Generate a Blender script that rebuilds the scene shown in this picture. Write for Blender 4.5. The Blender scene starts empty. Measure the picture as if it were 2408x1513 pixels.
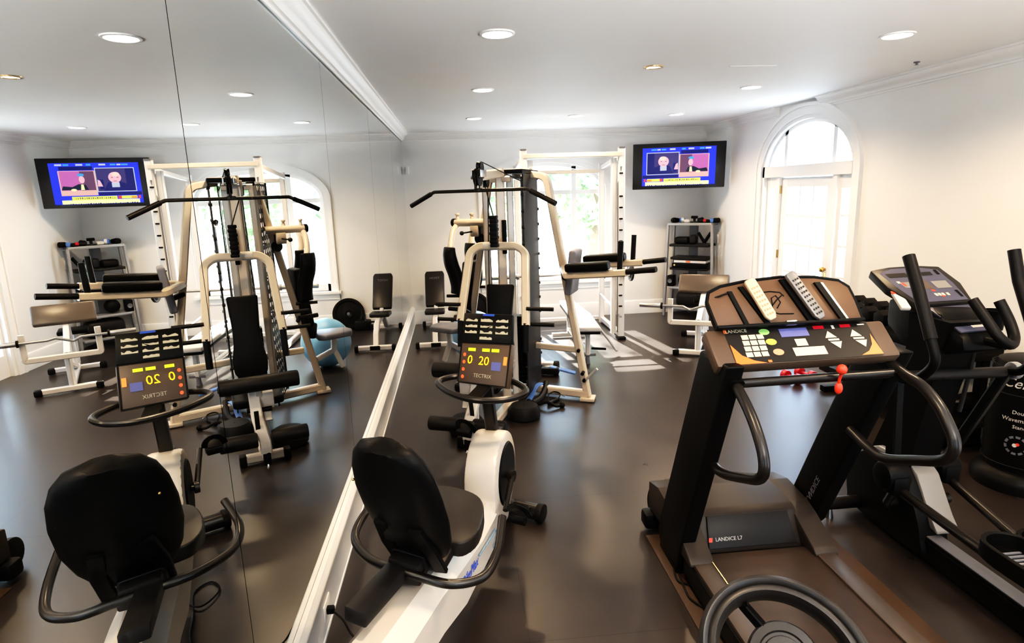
import bpy, bmesh, math, random
from mathutils import Vector, Matrix
random.seed(7)
SKY = 6.0; EXPO = 0.70; CEIL_FILL = 800
SC = bpy.context.scene
COL = SC.collection
V = Vector
PI = math.pi

# ------------------------------------------------------------------ materials
def mat(name, col, rough=0.5, metal=0.0, spec=0.5, noise=0.0, nscale=30, bump=0.0, emis=0.0, ecol=None, coat=0.0):
    m = bpy.data.materials.new(name); m.use_nodes = True
    nt = m.node_tree; b = nt.nodes['Principled BSDF']
    b.inputs['Base Color'].default_value = (*col, 1)
    b.inputs['Roughness'].default_value = rough
    b.inputs['Metallic'].default_value = metal
    b.inputs['Specular IOR Level'].default_value = spec
    if coat: b.inputs['Coat Weight'].default_value = coat; b.inputs['Coat Roughness'].default_value = 0.15
    if emis:
        b.inputs['Emission Color'].default_value = (*(ecol or col), 1); b.inputs['Emission Strength'].default_value = emis
    if noise or bump:
        tc = nt.nodes.new('ShaderNodeTexCoord'); n = nt.nodes.new('ShaderNodeTexNoise')
        n.inputs['Scale'].default_value = nscale; n.inputs['Detail'].default_value = 4
        nt.links.new(tc.outputs['Object'], n.inputs['Vector'])
        if noise:
            r = nt.nodes.new('ShaderNodeValToRGB')
            r.color_ramp.elements[0].position = 0.3; r.color_ramp.elements[1].position = 0.7
            r.color_ramp.elements[0].color = (*[c*(1-noise) for c in col], 1)
            r.color_ramp.elements[1].color = (*[min(1, c*(1+noise)) for c in col], 1)
            nt.links.new(n.outputs['Fac'], r.inputs['Fac']); nt.links.new(r.outputs['Color'], b.inputs['Base Color'])
        if bump:
            bp = nt.nodes.new('ShaderNodeBump'); bp.inputs['Strength'].default_value = bump; bp.inputs['Distance'].default_value = 0.002
            nt.links.new(n.outputs['Fac'], bp.inputs['Height']); nt.links.new(bp.outputs['Normal'], b.inputs['Normal'])
    return m

def floor_mat():
    m = bpy.data.materials.new('rubber_floor'); m.use_nodes = True
    nt = m.node_tree; L = nt.links; b = nt.nodes['Principled BSDF']
    tc = nt.nodes.new('ShaderNodeTexCoord')
    n1 = nt.nodes.new('ShaderNodeTexNoise'); n1.inputs['Scale'].default_value = 2.2; n1.inputs['Detail'].default_value = 5
    n2 = nt.nodes.new('ShaderNodeTexNoise'); n2.inputs['Scale'].default_value = 260; n2.inputs['Detail'].default_value = 2
    br = nt.nodes.new('ShaderNodeTexBrick'); br.offset = 0.0
    br.inputs['Scale'].default_value = 1.0; br.inputs['Brick Width'].default_value = 1.22; br.inputs['Row Height'].default_value = 1.22
    br.inputs['Mortar Size'].default_value = 0.0025; br.inputs['Mortar Smooth'].default_value = 0.1
    br.inputs['Color1'].default_value = (1, 1, 1, 1); br.inputs['Color2'].default_value = (0.94, 0.94, 0.94, 1); br.inputs['Mortar'].default_value = (0.45, 0.45, 0.45, 1)
    mp = nt.nodes.new('ShaderNodeMapping'); mp.inputs['Location'].default_value = (0.32, 0.2, 0)
    L.new(tc.outputs['Object'], mp.inputs['Vector']); L.new(mp.outputs['Vector'], br.inputs['Vector'])
    for n in (n1, n2): L.new(tc.outputs['Object'], n.inputs['Vector'])
    r1 = nt.nodes.new('ShaderNodeValToRGB'); r1.color_ramp.elements[0].color = FLOOR_A; r1.color_ramp.elements[1].color = FLOOR_B
    r1.color_ramp.elements[0].position = .3; r1.color_ramp.elements[1].position = .7
    L.new(n1.outputs['Fac'], r1.inputs['Fac'])
    mx = nt.nodes.new('ShaderNodeMix'); mx.data_type = 'RGBA'; mx.blend_type = 'MULTIPLY'; mx.inputs[0].default_value = 1
    L.new(r1.outputs['Color'], mx.inputs[6]); L.new(br.outputs['Color'], mx.inputs[7]); L.new(mx.outputs[2], b.inputs['Base Color'])
    b.inputs['Specular IOR Level'].default_value = 0.55
    rr = nt.nodes.new('ShaderNodeMapRange'); rr.inputs[3].default_value = .24; rr.inputs[4].default_value = .36
    L.new(n1.outputs['Fac'], rr.inputs[0]); L.new(rr.outputs[0], b.inputs['Roughness'])
    bp = nt.nodes.new('ShaderNodeBump'); bp.inputs['Strength'].default_value = 0.12; bp.inputs['Distance'].default_value = 0.002
    L.new(n2.outputs['Fac'], bp.inputs['Height']); L.new(bp.outputs['Normal'], b.inputs['Normal'])
    return m
FLOOR_A = (0.021, 0.0156, 0.0132, 1); FLOOR_B = (0.037, 0.0278, 0.0236, 1)

M = dict(
 wall=mat('wall_paint', (0.87, 0.855, 0.835), .6, noise=.012, nscale=3),
 ceil=mat('ceiling_paint', (0.88, 0.875, 0.87), .6, noise=.01, nscale=2),
 trim=mat('trim_paint', (0.90, 0.89, 0.87), .38),
 floor=floor_mat(),
 mirror=mat('mirror_glass', (0.86, 0.88, 0.87), .0, 1.0),
 seam=mat('mirror_edge', (0.05, 0.055, 0.05), .3),
 cream=mat('cream_powder_coat', (0.66, 0.565, 0.45), .33, coat=.3, noise=.03, nscale=15),
 white=mat('white_powder_coat', (0.72, 0.69, 0.665), .35, coat=.3, noise=.02, nscale=15),
 bikew=mat('bike_shell_warm_lit', (0.70, 0.625, 0.54), .35, coat=.3),  # white shell with the warm lamp light mixed into its colour
 greyw=mat('grey_white_metal', (0.56, 0.555, 0.54), .35, coat=.2),
 vinyl=mat('black_vinyl', (0.005, 0.0046, 0.0043), .42, spec=.10, bump=.15, nscale=160),
 vinylb=mat('sheen_vinyl', (0.020, 0.017, 0.015), .35, spec=.25, bump=.12, nscale=160),
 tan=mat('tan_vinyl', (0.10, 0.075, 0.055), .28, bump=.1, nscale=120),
 whitev=mat('pale_vinyl', (0.70, 0.69, 0.69), .4, bump=.1, nscale=120),
 greyv=mat('grey_vinyl', (0.20, 0.20, 0.23), .36, bump=.1, nscale=120),
 foam=mat('black_foam', (0.006, 0.005, 0.0045), .45, spec=.18, bump=.3, nscale=240),
 black=mat('black_plastic', (0.004, 0.0038, 0.0036), .42, spec=.12, bump=.05, nscale=200),
 satin=mat('satin_black_metal', (0.010, 0.0075, 0.006), .30, metal=.0, spec=.42),
 perf=mat('perforated_steel', (0.014, 0.013, 0.013), .45, spec=.4),
 chrome=mat('chrome', (0.72, 0.72, 0.72), .12, 1.0),
 steel=mat('brushed_steel', (0.45, 0.44, 0.43), .3, 1.0, noise=.05, nscale=60),
 silver=mat('silver_plastic', (0.40, 0.40, 0.41), .35, .4),
 shield=mat('shield_plastic', (0.20, 0.19, 0.18), .4, spec=.4),
 grey=mat('grey_plastic', (0.16, 0.16, 0.175), .4, bump=.05, nscale=120),
 dgrey=mat('dark_grey_plastic', (0.016, 0.014, 0.013), .42, spec=.2, bump=.05, nscale=120),
 hood=mat('hood_plastic', (0.036, 0.028, 0.023), .42, spec=.2, bump=.06, nscale=150),
 brownp=mat('console_plastic', (0.085, 0.055, 0.036), .40, spec=.4, bump=.05, nscale=150),
 rackp=mat('reading_rack_plastic', (0.105, 0.058, 0.030), .45, spec=.3, bump=.05, nscale=150),
 belt=mat('treadmill_belt', (0.034, 0.021, 0.015), .5, spec=.4, noise=.15, nscale=12, bump=.2),
 rail=mat('foot_rail_plastic', (0.050, 0.037, 0.030), .42, spec=.4, bump=.1, nscale=120),
 mat_=mat('warm_lit_mat', (0.062, 0.035, 0.019), .38, spec=.5, bump=.3, nscale=300),  # warm lamp reflection is put into the mat colour
 rubber=mat('black_rubber', (0.008, 0.0075, 0.007), .5, spec=.15, bump=.1, nscale=150),
 plater=mat('plate_rubber', (0.022, 0.019, 0.017), .36, spec=.35, bump=.1, nscale=120),
 ball=mat('blue_ball_vinyl', (0.26, 0.58, 0.90), .3, coat=.2, noise=.03, nscale=6),
 red=mat('red_plastic', (0.85, 0.06, 0.025), .3),
 dred=mat('red_vinyl_dumbbell', (0.45, 0.012, 0.025), .3),
 orange=mat('orange_print', (0.80, 0.17, 0.035), .4),
 key=mat('ivory_key', (0.60, 0.54, 0.41), .45),
 green=mat('green_key', (0.25, 0.52, 0.16), .4), yellow=mat('yellow_key', (0.75, 0.68, 0.08), .4), salmon=mat('salmon_key', (0.80, 0.30, 0.16), .4),
 lcd=mat('blue_lcd', (0.10, 0.11, 0.28), .3, emis=.15),
 lime=mat('lime_led', (0.55, 0.8, 0.02), .4, emis=.8), amber=mat('amber_led', (0.95, 0.60, 0.02), .4, emis=.9), redled=mat('red_led', (0.9, 0.10, 0.03), .4, emis=.7),
 orled=mat('orange_led', (0.9, 0.25, 0.06), .4, emis=.4),
 lblue=mat('blue_print', (0.03, 0.09, 0.50), .4), swoosh=mat('teal_print', (0.18, 0.30, 0.40), .4),
 bluerub=mat('blue_rubber', (0.10, 0.22, 0.55), .4),
 brass=mat('brass', (0.62, 0.40, 0.14), .25, 1.0),
 ivory=mat('ivory_remote', (0.56, 0.44, 0.31), .4), sremote=mat('grey_remote', (0.20, 0.185, 0.175), .4, .3),
 print_=mat('white_print', (0.62, 0.58, 0.54), .5),
 ellp=mat('elliptical_panel', (0.07, 0.07, 0.105), .34),
 lamp=mat('lamp_lens', (1, .93, .82), .5, emis=14, ecol=(1, .90, .74)),
 lampS=mat('small_lamp_lens', (1, .90, .74), .5, emis=8, ecol=(1, .85, .62)),
 goldrim=mat('gold_reflector', (0.75, 0.55, 0.30), .25, .8),
 leaf=mat('leaves', (0.36, 0.48, 0.27), .6, noise=.35, nscale=2),
 bark=mat('bark', (0.22, 0.16, 0.11), .8),
 wood=mat('cedar_beam', (0.62, 0.40, 0.28), .6, noise=.1, nscale=8),
 terrace=mat('terrace_stone', (0.78, 0.76, 0.72), .7, noise=.08, nscale=3),
 black_scr=mat('tv_bezel', (0.006, 0.006, 0.006), .3),
)
def em(name, col, s=1.0): return mat(name, (0, 0, 0), .4, emis=s, ecol=col, spec=.2)
def glass_mat():
    m = bpy.data.materials.new('window_glass'); m.use_nodes = True; nt = m.node_tree
    for n in list(nt.nodes): nt.nodes.remove(n)
    o = nt.nodes.new('ShaderNodeOutputMaterial'); t = nt.nodes.new('ShaderNodeBsdfTransparent'); g = nt.nodes.new('ShaderNodeBsdfGlossy')
    g.inputs['Roughness'].default_value = 0.0; t.inputs['Color'].default_value = (.97, .98, .98, 1)
    f = nt.nodes.new('ShaderNodeValue'); f.outputs[0].default_value = .05
    mx = nt.nodes.new('ShaderNodeMixShader')
    nt.links.new(f.outputs[0], mx.inputs[0]); nt.links.new(t.outputs[0], mx.inputs[1]); nt.links.new(g.outputs[0], mx.inputs[2]); nt.links.new(mx.outputs[0], o.inputs[0])
    return m
M['glass'] = glass_mat()

# ------------------------------------------------------------------ mesh builder
def fillet(pts, rad, n=6):
    pts = [V(p) for p in pts]
    if rad <= 0 or len(pts) < 3: return pts
    out = [pts[0]]
    for i in range(1, len(pts)-1):
        a, b, c = pts[i-1], pts[i], pts[i+1]
        u = (a-b); w = (c-b); lu, lw = u.length, w.length
        if lu < 1e-6 or lw < 1e-6: continue
        u /= lu; w /= lw
        ang = u.angle(w, PI)
        if ang > PI-0.05: out.append(b); continue
        t = min(rad/math.tan(ang/2), lu*.48, lw*.48)
        p0, p1 = b+u*t, b+w*t
        for k in range(n+1):
            s = k/n; out.append((1-s)**2*p0+2*s*(1-s)*b+s*s*p1)
    out.append(pts[-1]); return out
def smooth_path(pts, n=6, closed=False):
    P = [V(p) for p in pts]; out = []; N = len(P)
    rng = range(N) if closed else range(N-1)
    for i in rng:
        if closed: a, b, c, d = P[i-1], P[i], P[(i+1) % N], P[(i+2) % N]
        else: a, b, c, d = P[max(i-1, 0)], P[i], P[i+1], P[min(i+2, N-1)]
        for k in range(n):
            t = k/n
            out.append(.5*((2*b)+(c-a)*t+(2*a-5*b+4*c-d)*t*t+(3*b-a-3*c+d)*t**3))
    if not closed: out.append(P[-1])
    return out

class MB:
    def __init__(s): s.v = []; s.f = []; s.uv = None
    def add(s, vs, fs):
        o = len(s.v); s.v += [V(x) for x in vs]; s.f += [tuple(i+o for i in f) for f in fs]; return s
    def bm(s, b, mx=None):
        b.verts.ensure_lookup_table(); b.verts.index_update()
        vs = [(mx @ v.co if mx else v.co.copy()) for v in b.verts]
        fs = [[v.index for v in f.verts] for f in b.faces]; b.free(); return s.add(vs, fs)
    def box(s, c, size, ax=None, bev=0.0, seg=2):
        b = bmesh.new(); bmesh.ops.create_cube(b, size=1)
        for v in b.verts: v.co = V((v.co.x*size[0], v.co.y*size[1], v.co.z*size[2]))
        if bev: bmesh.ops.bevel(b, geom=b.edges[:], offset=min(bev, min(size)*.49), segments=seg, profile=.5, affect='EDGES')
        m = Matrix.Translation(V(c))
        if ax: m = m @ Matrix((V(ax[0]), V(ax[1]), V(ax[2]))).transposed().to_4x4()
        return s.bm(b, m)
    def tube(s, pts, r, seg=12, rad=0.0, closed=False, n=6, square=None, up=None):
        """round tube along pts (fillet radius rad); square=(w,h) makes a rectangular section"""
        P = fillet(pts, rad, n) if not closed else [V(p) for p in pts]
        N = len(P)
        T = []
        for i in range(N):
            if closed: t = P[(i+1) % N]-P[i-1]
            else: t = P[min(i+1, N-1)]-P[max(i-1, 0)]
            T.append(t.normalized())
        a = V(up) if up else V((0, 0, 1))
        if abs(a.dot(T[0])) > .95: a = V((1, 0, 0))
        nrm = (a-T[0]*a.dot(T[0])).normalized()
        vs = []; rr = r if hasattr(r, '__len__') else None
        if square:
            w, h = square; c = min(w, h)*.16
            prof = [(w/2-c, h/2), (-w/2+c, h/2), (-w/2, h/2-c), (-w/2, -h/2+c), (-w/2+c, -h/2), (w/2-c, -h/2), (w/2, -h/2+c), (w/2, h/2-c)]
            seg = 8
        for i in range(N):
            if i:
                nrm = nrm-T[i]*nrm.dot(T[i])
                nrm.normalize()
            bi = T[i].cross(nrm)
            R = rr[min(i, len(rr)-1)] if rr else r
            for k in range(seg):
                if square: x, y = prof[k]; vs.append(P[i]+bi*x+nrm*y)
                else:
                    th = 2*PI*k/seg; vs.append(P[i]+(nrm*math.cos(th)+bi*math.sin(th))*R)
        fs = []
        for i in range(N if closed else N-1):
            j = (i+1) % N
            for k in range(seg):
                l = (k+1) % seg; fs.append((i*seg+k, i*seg+l, j*seg+l, j*seg+k))
        if not closed:
            fs.append(tuple(range(seg))[::-1]); fs.append(tuple((N-1)*seg+k for k in range(seg)))
        return s.add(vs, fs)
    def cyl(s, a, b, r, r2=None, seg=24, bev=0.0):
        a, b = V(a), V(b); r2 = r if r2 is None else r2
        if bev:
            d = (b-a).normalized(); return s.tube([a, a+d*bev*.3, a+d*bev, b-d*bev, b-d*bev*.3, b], [r-bev, r-bev*.3, r, r2, r2-bev*.3, r2-bev], seg)
        return s.tube([a, b], [r, r2], seg)
    def sph(s, c, r, sc=(1, 1, 1), ax=None, u=24, v=14):
        b = bmesh.new(); bmesh.ops.create_uvsphere(b, u_segments=u, v_segments=v, radius=r)
        m = Matrix.Translation(V(c))
        if ax: m = m @ Matrix((V(ax[0]), V(ax[1]), V(ax[2]))).transposed().to_4x4()
        return s.bm(b, m @ Matrix.Diagonal((*sc, 1)))
    def lathe(s, prof, o, axis=(0, 0, 1), seg=32):
        o = V(o); z = V(axis).normalized(); x = z.orthogonal().normalized(); y = z.cross(x)
        vs = []; n = len(prof)
        for k in range(seg):
            t = 2*PI*k/seg
            for r, h in prof: vs.append(o+z*h+(x*math.cos(t)+y*math.sin(t))*r)
        fs = []
        for k in range(seg):
            l = (k+1) % seg
            for i in range(n-1): fs.append((k*n+i, l*n+i, l*n+i+1, k*n+i+1))
        return s.add(vs, fs)
    def torus(s, c, axis, R, r, seg=40, sec=12, sc=(1, 1)):
        z = V(axis).normalized(); x = z.orthogonal().normalized(); y = z.cross(x)
        pts = [V(c)+x*R*math.cos(2*PI*k/seg)*sc[0]+y*R*math.sin(2*PI*k/seg)*sc[1] for k in range(seg)]
        return s.tube(pts, r, sec, closed=True)
    def prism(s, poly, o, ex, ey, dep, bev=0.0, center=True, seg=2):
        """polygon in the ex/ey plane extruded by dep along ez"""
        o, ex, ey = V(o), V(ex).normalized(), V(ey).normalized(); ez = ex.cross(ey).normalized()
        b = bmesh.new(); z0 = -dep/2 if center else 0
        vs = [b.verts.new((p[0], p[1], z0)) for p in poly]
        f = b.faces.new(vs)
        r = bmesh.ops.extrude_face_region(b, geom=[f])
        for v in r['geom']:
            if isinstance(v, bmesh.types.BMVert): v.co.z = z0+dep
        bmesh.ops.recalc_face_normals(b, faces=b.faces[:])
        if bev: bmesh.ops.bevel(b, geom=b.edges[:], offset=bev, segments=seg, profile=.5, affect='EDGES', clamp_overlap=True)
        m = Matrix((ex, ey, ez)).transposed().to_4x4(); m.translation = o
        return s.bm(b, m)
    def quad(s, a, b, c, d): return s.add([a, b, c, d], [(0, 1, 2, 3)])
    def loft(s, rings, caps=True):
        n = len(rings[0]); vs = [p for r in rings for p in r]; fs = []
        for i in range(len(rings)-1):
            for k in range(n):
                l = (k+1) % n; fs.append((i*n+k, i*n+l, (i+1)*n+l, (i+1)*n+k))
        if caps: fs.append(tuple(range(n))[::-1]); fs.append(tuple((len(rings)-1)*n+k for k in range(n)))
        return s.add(vs, fs)
    def text(s, body, size, o, ex, ey, ext=.0006, align='CENTER', shear=0):
        cu = bpy.data.curves.new('t', 'FONT'); cu.body = body; cu.size = size; cu.extrude = ext; cu.align_x = align; cu.align_y = 'CENTER'; cu.shear = shear; cu.resolution_u = 2
        ob = bpy.data.objects.new('t', cu); COL.objects.link(ob)
        bpy.context.view_layer.update()
        dg = bpy.context.evaluated_depsgraph_get(); me = ob.evaluated_get(dg).to_mesh()
        ex, ey = V(ex).normalized(), V(ey).normalized(); ez = ex.cross(ey).normalized()
        m = Matrix((ex, ey, ez)).transposed().to_4x4(); m.translation = V(o)
        s.add([m @ v.co for v in me.vertices], [tuple(p.vertices) for p in me.polygons])
        ob.evaluated_get(dg).to_mesh_clear(); bpy.data.objects.remove(ob); bpy.data.curves.remove(cu); return s

def tag(o, label=None, cat=None, group=None, kind=None):
    if label: o['label'] = label
    if cat: o['category'] = cat
    if group: o['group'] = group
    if kind: o['kind'] = kind
    return o
def mkobj(name, mb, m, origin=V((0, 0, 0)), parent=None, smooth=True, ang=35):
    me = bpy.data.meshes.new(name); origin = V(origin)
    me.from_pydata([tuple(v-origin) for v in mb.v], [], mb.f)
    me.materials.append(m if not isinstance(m, str) else M[m])
    b = bmesh.new(); b.from_mesh(me); bmesh.ops.recalc_face_normals(b, faces=b.faces[:]); b.to_mesh(me); b.free()
    if smooth:
        for p in me.polygons: p.use_smooth = True
        me.set_sharp_from_angle(angle=math.radians(ang))
    o = bpy.data.objects.new(name, me); COL.objects.link(o)
    if parent is not None: o.parent = parent
    else: o.location = origin
    return o
class Thing:
    """an Empty at the thing's base; parts and sub-parts are built in world coordinates"""
    def __init__(s, name, label, cat, loc, group=None, rz=0.0):
        s.o = V(loc); s.e = bpy.data.objects.new(name, None); COL.objects.link(s.e); s.e.location = s.o; s.e.empty_display_size = .1
        tag(s.e, label, cat, group)
    def part(s, name, mb, m, parent=None, label=None, ang=35):
        o = mkobj(name, mb, m, s.o, parent if parent is not None else s.e, ang=ang)
        if label: o['label'] = label
        return o
def dup(root, loc, rz=0.0, label=None, group=None):
    r = root.copy(); COL.objects.link(r); r.location = loc; r.rotation_euler = (0, 0, rz)
    if label: r['label'] = label
    if group: r['group'] = group
    for ch in list(root.children):
        c = ch.copy(); COL.objects.link(c); c.parent = r
        for g in list(ch.children):
            d = g.copy(); COL.objects.link(d); d.parent = c
    return r
def single(name, mb, m, label, cat, origin, group=None): return tag(mkobj(name, mb, m, origin), label, cat, group)
def struct(name, mb, m, parent=None, origin=V((0, 0, 0)), ang=30):
    o = mkobj(name, mb, m, origin, parent, ang=ang)
    if parent is None: o['kind'] = 'structure'
    return o
X_, Y_, Z_ = V((1, 0, 0)), V((0, 1, 0)), V((0, 0, 1))
class Fr:
    """machine frame: s forward, n to the right, z up"""
    def __init__(f, p0, d, n=None):
        f.p = V((p0[0], p0[1], 0)); f.d = V((d[0], d[1], 0)).normalized(); f.n = V((n[0], n[1], 0)).normalized() if n else V((f.d.y, -f.d.x, 0))
    def __call__(f, s, n, z): return f.p+f.d*s+f.n*n+Z_*z

# ------------------------------------------------------------------ camera
cam = bpy.data.cameras.new('camera'); co = bpy.data.objects.new('camera', cam); COL.objects.link(co)
Rv, Uv, Fv = V((0.9951, -0.0938, -0.0316)), V((0.0497, 0.2049, 0.9775)), V((0.0855, 0.9743, -0.2087))
Rv.normalize(); Fv = (Fv-Rv*Fv.dot(Rv)).normalized(); Uv = Rv.cross(Fv)
mw = Matrix((Rv, Uv, -Fv)).transposed().to_4x4(); mw.translation = V((0.672, 0, 1.873)); co.matrix_world = mw
cam.sensor_width = 36; cam.lens = 1439.3/2408*36; cam.clip_start = .02; cam.clip_end = 200
SC.camera = co

# ------------------------------------------------------------------ room shell
W, D, H, YF = 4.36, 8.9, 2.69, -3.0
def arch_pts(c, hw, zs, rise, n=24):
    return [(c-hw*math.cos(PI*k/n), zs+rise*math.sin(PI*k/n)) for k in range(n+1)]
def arch_wall(mb, a0, a1, holes, P, th, zt=H):
    """solid wall strip from a0..a1 with arched holes [(c,hw,z0,zs,rise)], P(a,z,t)->point"""
    def blk(x0, x1, z0, z1):
        if x1-x0 < 1e-5 or z1-z0 < 1e-5: return
        p = [P(x, z, t) for t in (0, th) for x, z in ((x0, z0), (x1, z0), (x1, z1), (x0, z1))]
        mb.add(p, [(0, 1, 2, 3), (7, 6, 5, 4), (0, 4, 5, 1), (1, 5, 6, 2), (2, 6, 7, 3), (3, 7, 4, 0)])
    x = a0
    for c, hw, z0, zs, rise in sorted(holes):
        blk(x, c-hw, 0, zt); blk(c-hw, c+hw, 0, z0)
        A = arch_pts(c, hw, zs, rise)
        for (xa, za), (xb, zb) in zip(A, A[1:]):
            p = [P(*q, t) for t in (0, th) for q in ((xa, za), (xb, zb), (xb, zt), (xa, zt))]
            mb.add(p, [(0, 1, 2, 3), (7, 6, 5, 4), (0, 4, 5, 1), (2, 6, 7, 3)])
        x = c+hw
    blk(x, a1, 0, zt)
struct('floor', MB().box((W/2, (D+YF)/2, -.05), (W+.5, D-YF+.5, .1)), 'floor')
struct('ceiling', MB().box((W/2, (D+YF)/2, H+.05), (W+.5, D-YF+.5, .1)), 'ceil')
struct('wall_left', MB().box((-.1, (D+YF)/2, H/2), (.17, D-YF+.3, H)), 'wall')
WIN = (2.0, .87, .55, 1.86, .40)           # back window: centre, half width, sill, spring, rise
DOOR = (6.335, .86, 0.0, 1.93, .56)        # arched door on the right wall (also spring z)
WIN2 = (0.2, .80, 0.0, 1.93, .52)
mb = MB(); arch_wall(mb, -.15, W+.15, [WIN], lambda a, z, t: V((a, D+t, z)), .17); struct('wall_back', mb, 'wall')
mb = MB(); arch_wall(mb, YF, D, [(q[0], q[1], q[2], q[3]+.06, q[4]) for q in (DOOR, WIN2)], lambda a, z, t: V((W+t, a, z)), .17); struct('wall_right', mb, 'wall')
WIN3 = (2.0, .9, .55, 1.86, .40)
mb = MB(); arch_wall(mb, -.15, W+.15, [WIN3], lambda a, z, t: V((a, YF-t, z)), .17); struct('wall_front', mb, 'wall')

# crown moulding (a stepped cove profile) and baseboards
CP = [(0, 0), (.10, 0), (.10, -.014), (.088, -.018), (.082, -.03), (.07, -.045), (.05, -.058), (.034, -.070), (.028, -.084), (.012, -.088), (.012, -.104), (0, -.104)]
BPF = [(0, 0), (.020, 0), (.020, .165), (.016, .175), (.016, .19), (.008, .20), (0, .20)]
def mould(name, prof, a, b, inward, z, extra=0):
    a, b, i = V(a), V(b), V(inward)
    mb = MB(); mb.loft([[p+i*u+Z_*(z+w) for u, w in prof] for p in (a, b)])
    return struct(name, mb, 'trim', ang=40)
mould('trim_1', CP, (0, YF, 0), (0, D, 0), X_, H); mould('trim_2', CP, (0, D, 0), (W, D, 0), -Y_, H)
mould('trim_3', CP, (W, DOOR[0]+.55, 0), (W, D, 0), -X_, H); mould('trim_4', CP, (W, YF, 0), (W, DOOR[0]-.30, 0), -X_, H); mould('trim_5', CP, (0, YF, 0), (W, YF, 0), Y_, H)
mould('baseboard_back', BPF, (0, D, 0), (W, D, 0), -Y_, 0)
mould('baseboard_right', BPF, (W, DOOR[0]+1.0, 0), (W, D, 0), -X_, 0); mould('baseboard_right', BPF, (W, WIN2[0]+.95, 0), (W, DOOR[0]-1.0, 0), -X_, 0)
BL = [(0, 0), (.030, 0), (.030, .012), (.026, .016), (.026, .20), (.030, .205), (.036, .222), (.034, .238), (.024, .25), (.020, .262), (0, .266)]
mould('baseboard_left', BL, (0, YF, 0), (0, D-.02, 0), X_, 0)

# mirror panels on the left wall, seams between them
ms = [YF+.02, 1.69, 3.545, 5.40, 7.26, D-.015]
for i in range(5):
    a, b = ms[i]+.002, ms[i+1]-.002
    if i == 0: continue
    lab = ['', 'frameless wall mirror panel reflecting the recumbent bike console and gym, nearest full panel', 'frameless wall mirror panel reflecting pale wall and blue ball, second along the wall', 'narrow-looking wall mirror panel reflecting the bare back corner, third along the wall', 'last wall mirror panel meeting the back wall corner'][i]
    single('mirror_panel', MB().box((-.006, (a+b)/2, (.268+2.588)/2), (.010, b-a, 2.588-.268)), 'mirror', lab, 'mirror', (0, (a+b)/2, .268), 'floor-to-crown wall mirrors')
single('mirror_panel', MB().box((-.006, (YF+.02+1.688)/2, 1.428), (.010, 1.688-YF-.02, 2.32)), 'mirror', 'wall mirror panel left of the dark seam, reflecting the bike seat and television', 'mirror', (0, -.6, .268), 'floor-to-crown wall mirrors')
struct('trim_6', MB().box((-.004, (D+YF)/2, 2.589), (.014, D-YF-.1, .006)), 'seam')

# ------------------------------------------------------------------ arched joinery
def arch_band(mb, c, hw, zs, rise, z0, wd, P, t0, t1, n=28, jamb=True):
    """casing of width wd around an arched opening between depths t0..t1"""
    inn = arch_pts(c, hw, zs, rise, n); out = arch_pts(c, hw+wd, zs, rise+wd, n)
    if jamb: inn = [(c-hw, z0)]+inn+[(c+hw, z0)]; out = [(c-hw-wd, z0)]+out+[(c+hw+wd, z0)]
    mb.loft([[P(*i, t0), P(*o, t0), P(*o, t1), P(*i, t1)] for i, o in zip(inn, out)])
def bar(mb, P, x0, x1, z0, z1, t0, t1):
    p = [P(x, z, t) for t in (t0, t1) for x, z in ((x0, z0), (x1, z0), (x1, z1), (x0, z1))]
    mb.add(p, [(0, 1, 2, 3), (7, 6, 5, 4), (0, 4, 5, 1), (1, 5, 6, 2), (2, 6, 7, 3), (3, 7, 4, 0)])
def arch_z(c, hw, zs, rise, x): return zs+rise*math.sqrt(max(0, 1-((x-c)/hw)**2))
def pane(mb, P, c, hw, z0, zs, rise, t):
    A = [(c-hw, z0)]+arch_pts(c, hw, zs, rise)+[(c+hw, z0)]
    mb.add([P(*q, t) for q in A], [tuple(range(len(A)))])
def window(name, spec, P):
    c, hw, z0, zs, rise = spec
    mb = MB(); arch_band(mb, c, hw, zs, rise, z0, .10, P, -.022, .0); arch_band(mb, c, hw+.075, zs, rise+.075, z0, .03, P, -.034, -.0)
    w = struct(name, mb, 'trim')
    mb = MB(); bar(mb, P, c-hw-.14, c+hw+.14, z0-.035, z0, -.07, .06); bar(mb, P, c-hw-.11, c+hw+.11, z0-.12, z0-.035, -.02, 0); struct('window_sill', mb, 'trim', w)
    mb = MB(); arch_band(mb, c, hw-.05, zs, rise-.05, z0, .05, P, .03, .10)
    bar(mb, P, c-hw, c+hw, z0, z0+.10, .03, .10)
    for x in (c-.41, c+.41): bar(mb, P, x-.032, x+.032, z0, arch_z(c, hw, zs, rise, x)-.02, .03, .10)
    bar(mb, P, c-hw, c+hw, zs-.06, zs-.0, .035, .095)
    struct('window_sash', mb, 'trim', w)
    mb = MB(); pane(mb, P, c, hw-.02, z0+.02, zs, rise-.02, .065); struct('window_pane', mb, 'glass', w)
    return w
window('window_1', WIN, lambda a, z, t: V((a, D+t, z)))
window('window_2', WIN3, lambda a, z, t: V((a, YF-t, z)))
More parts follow.
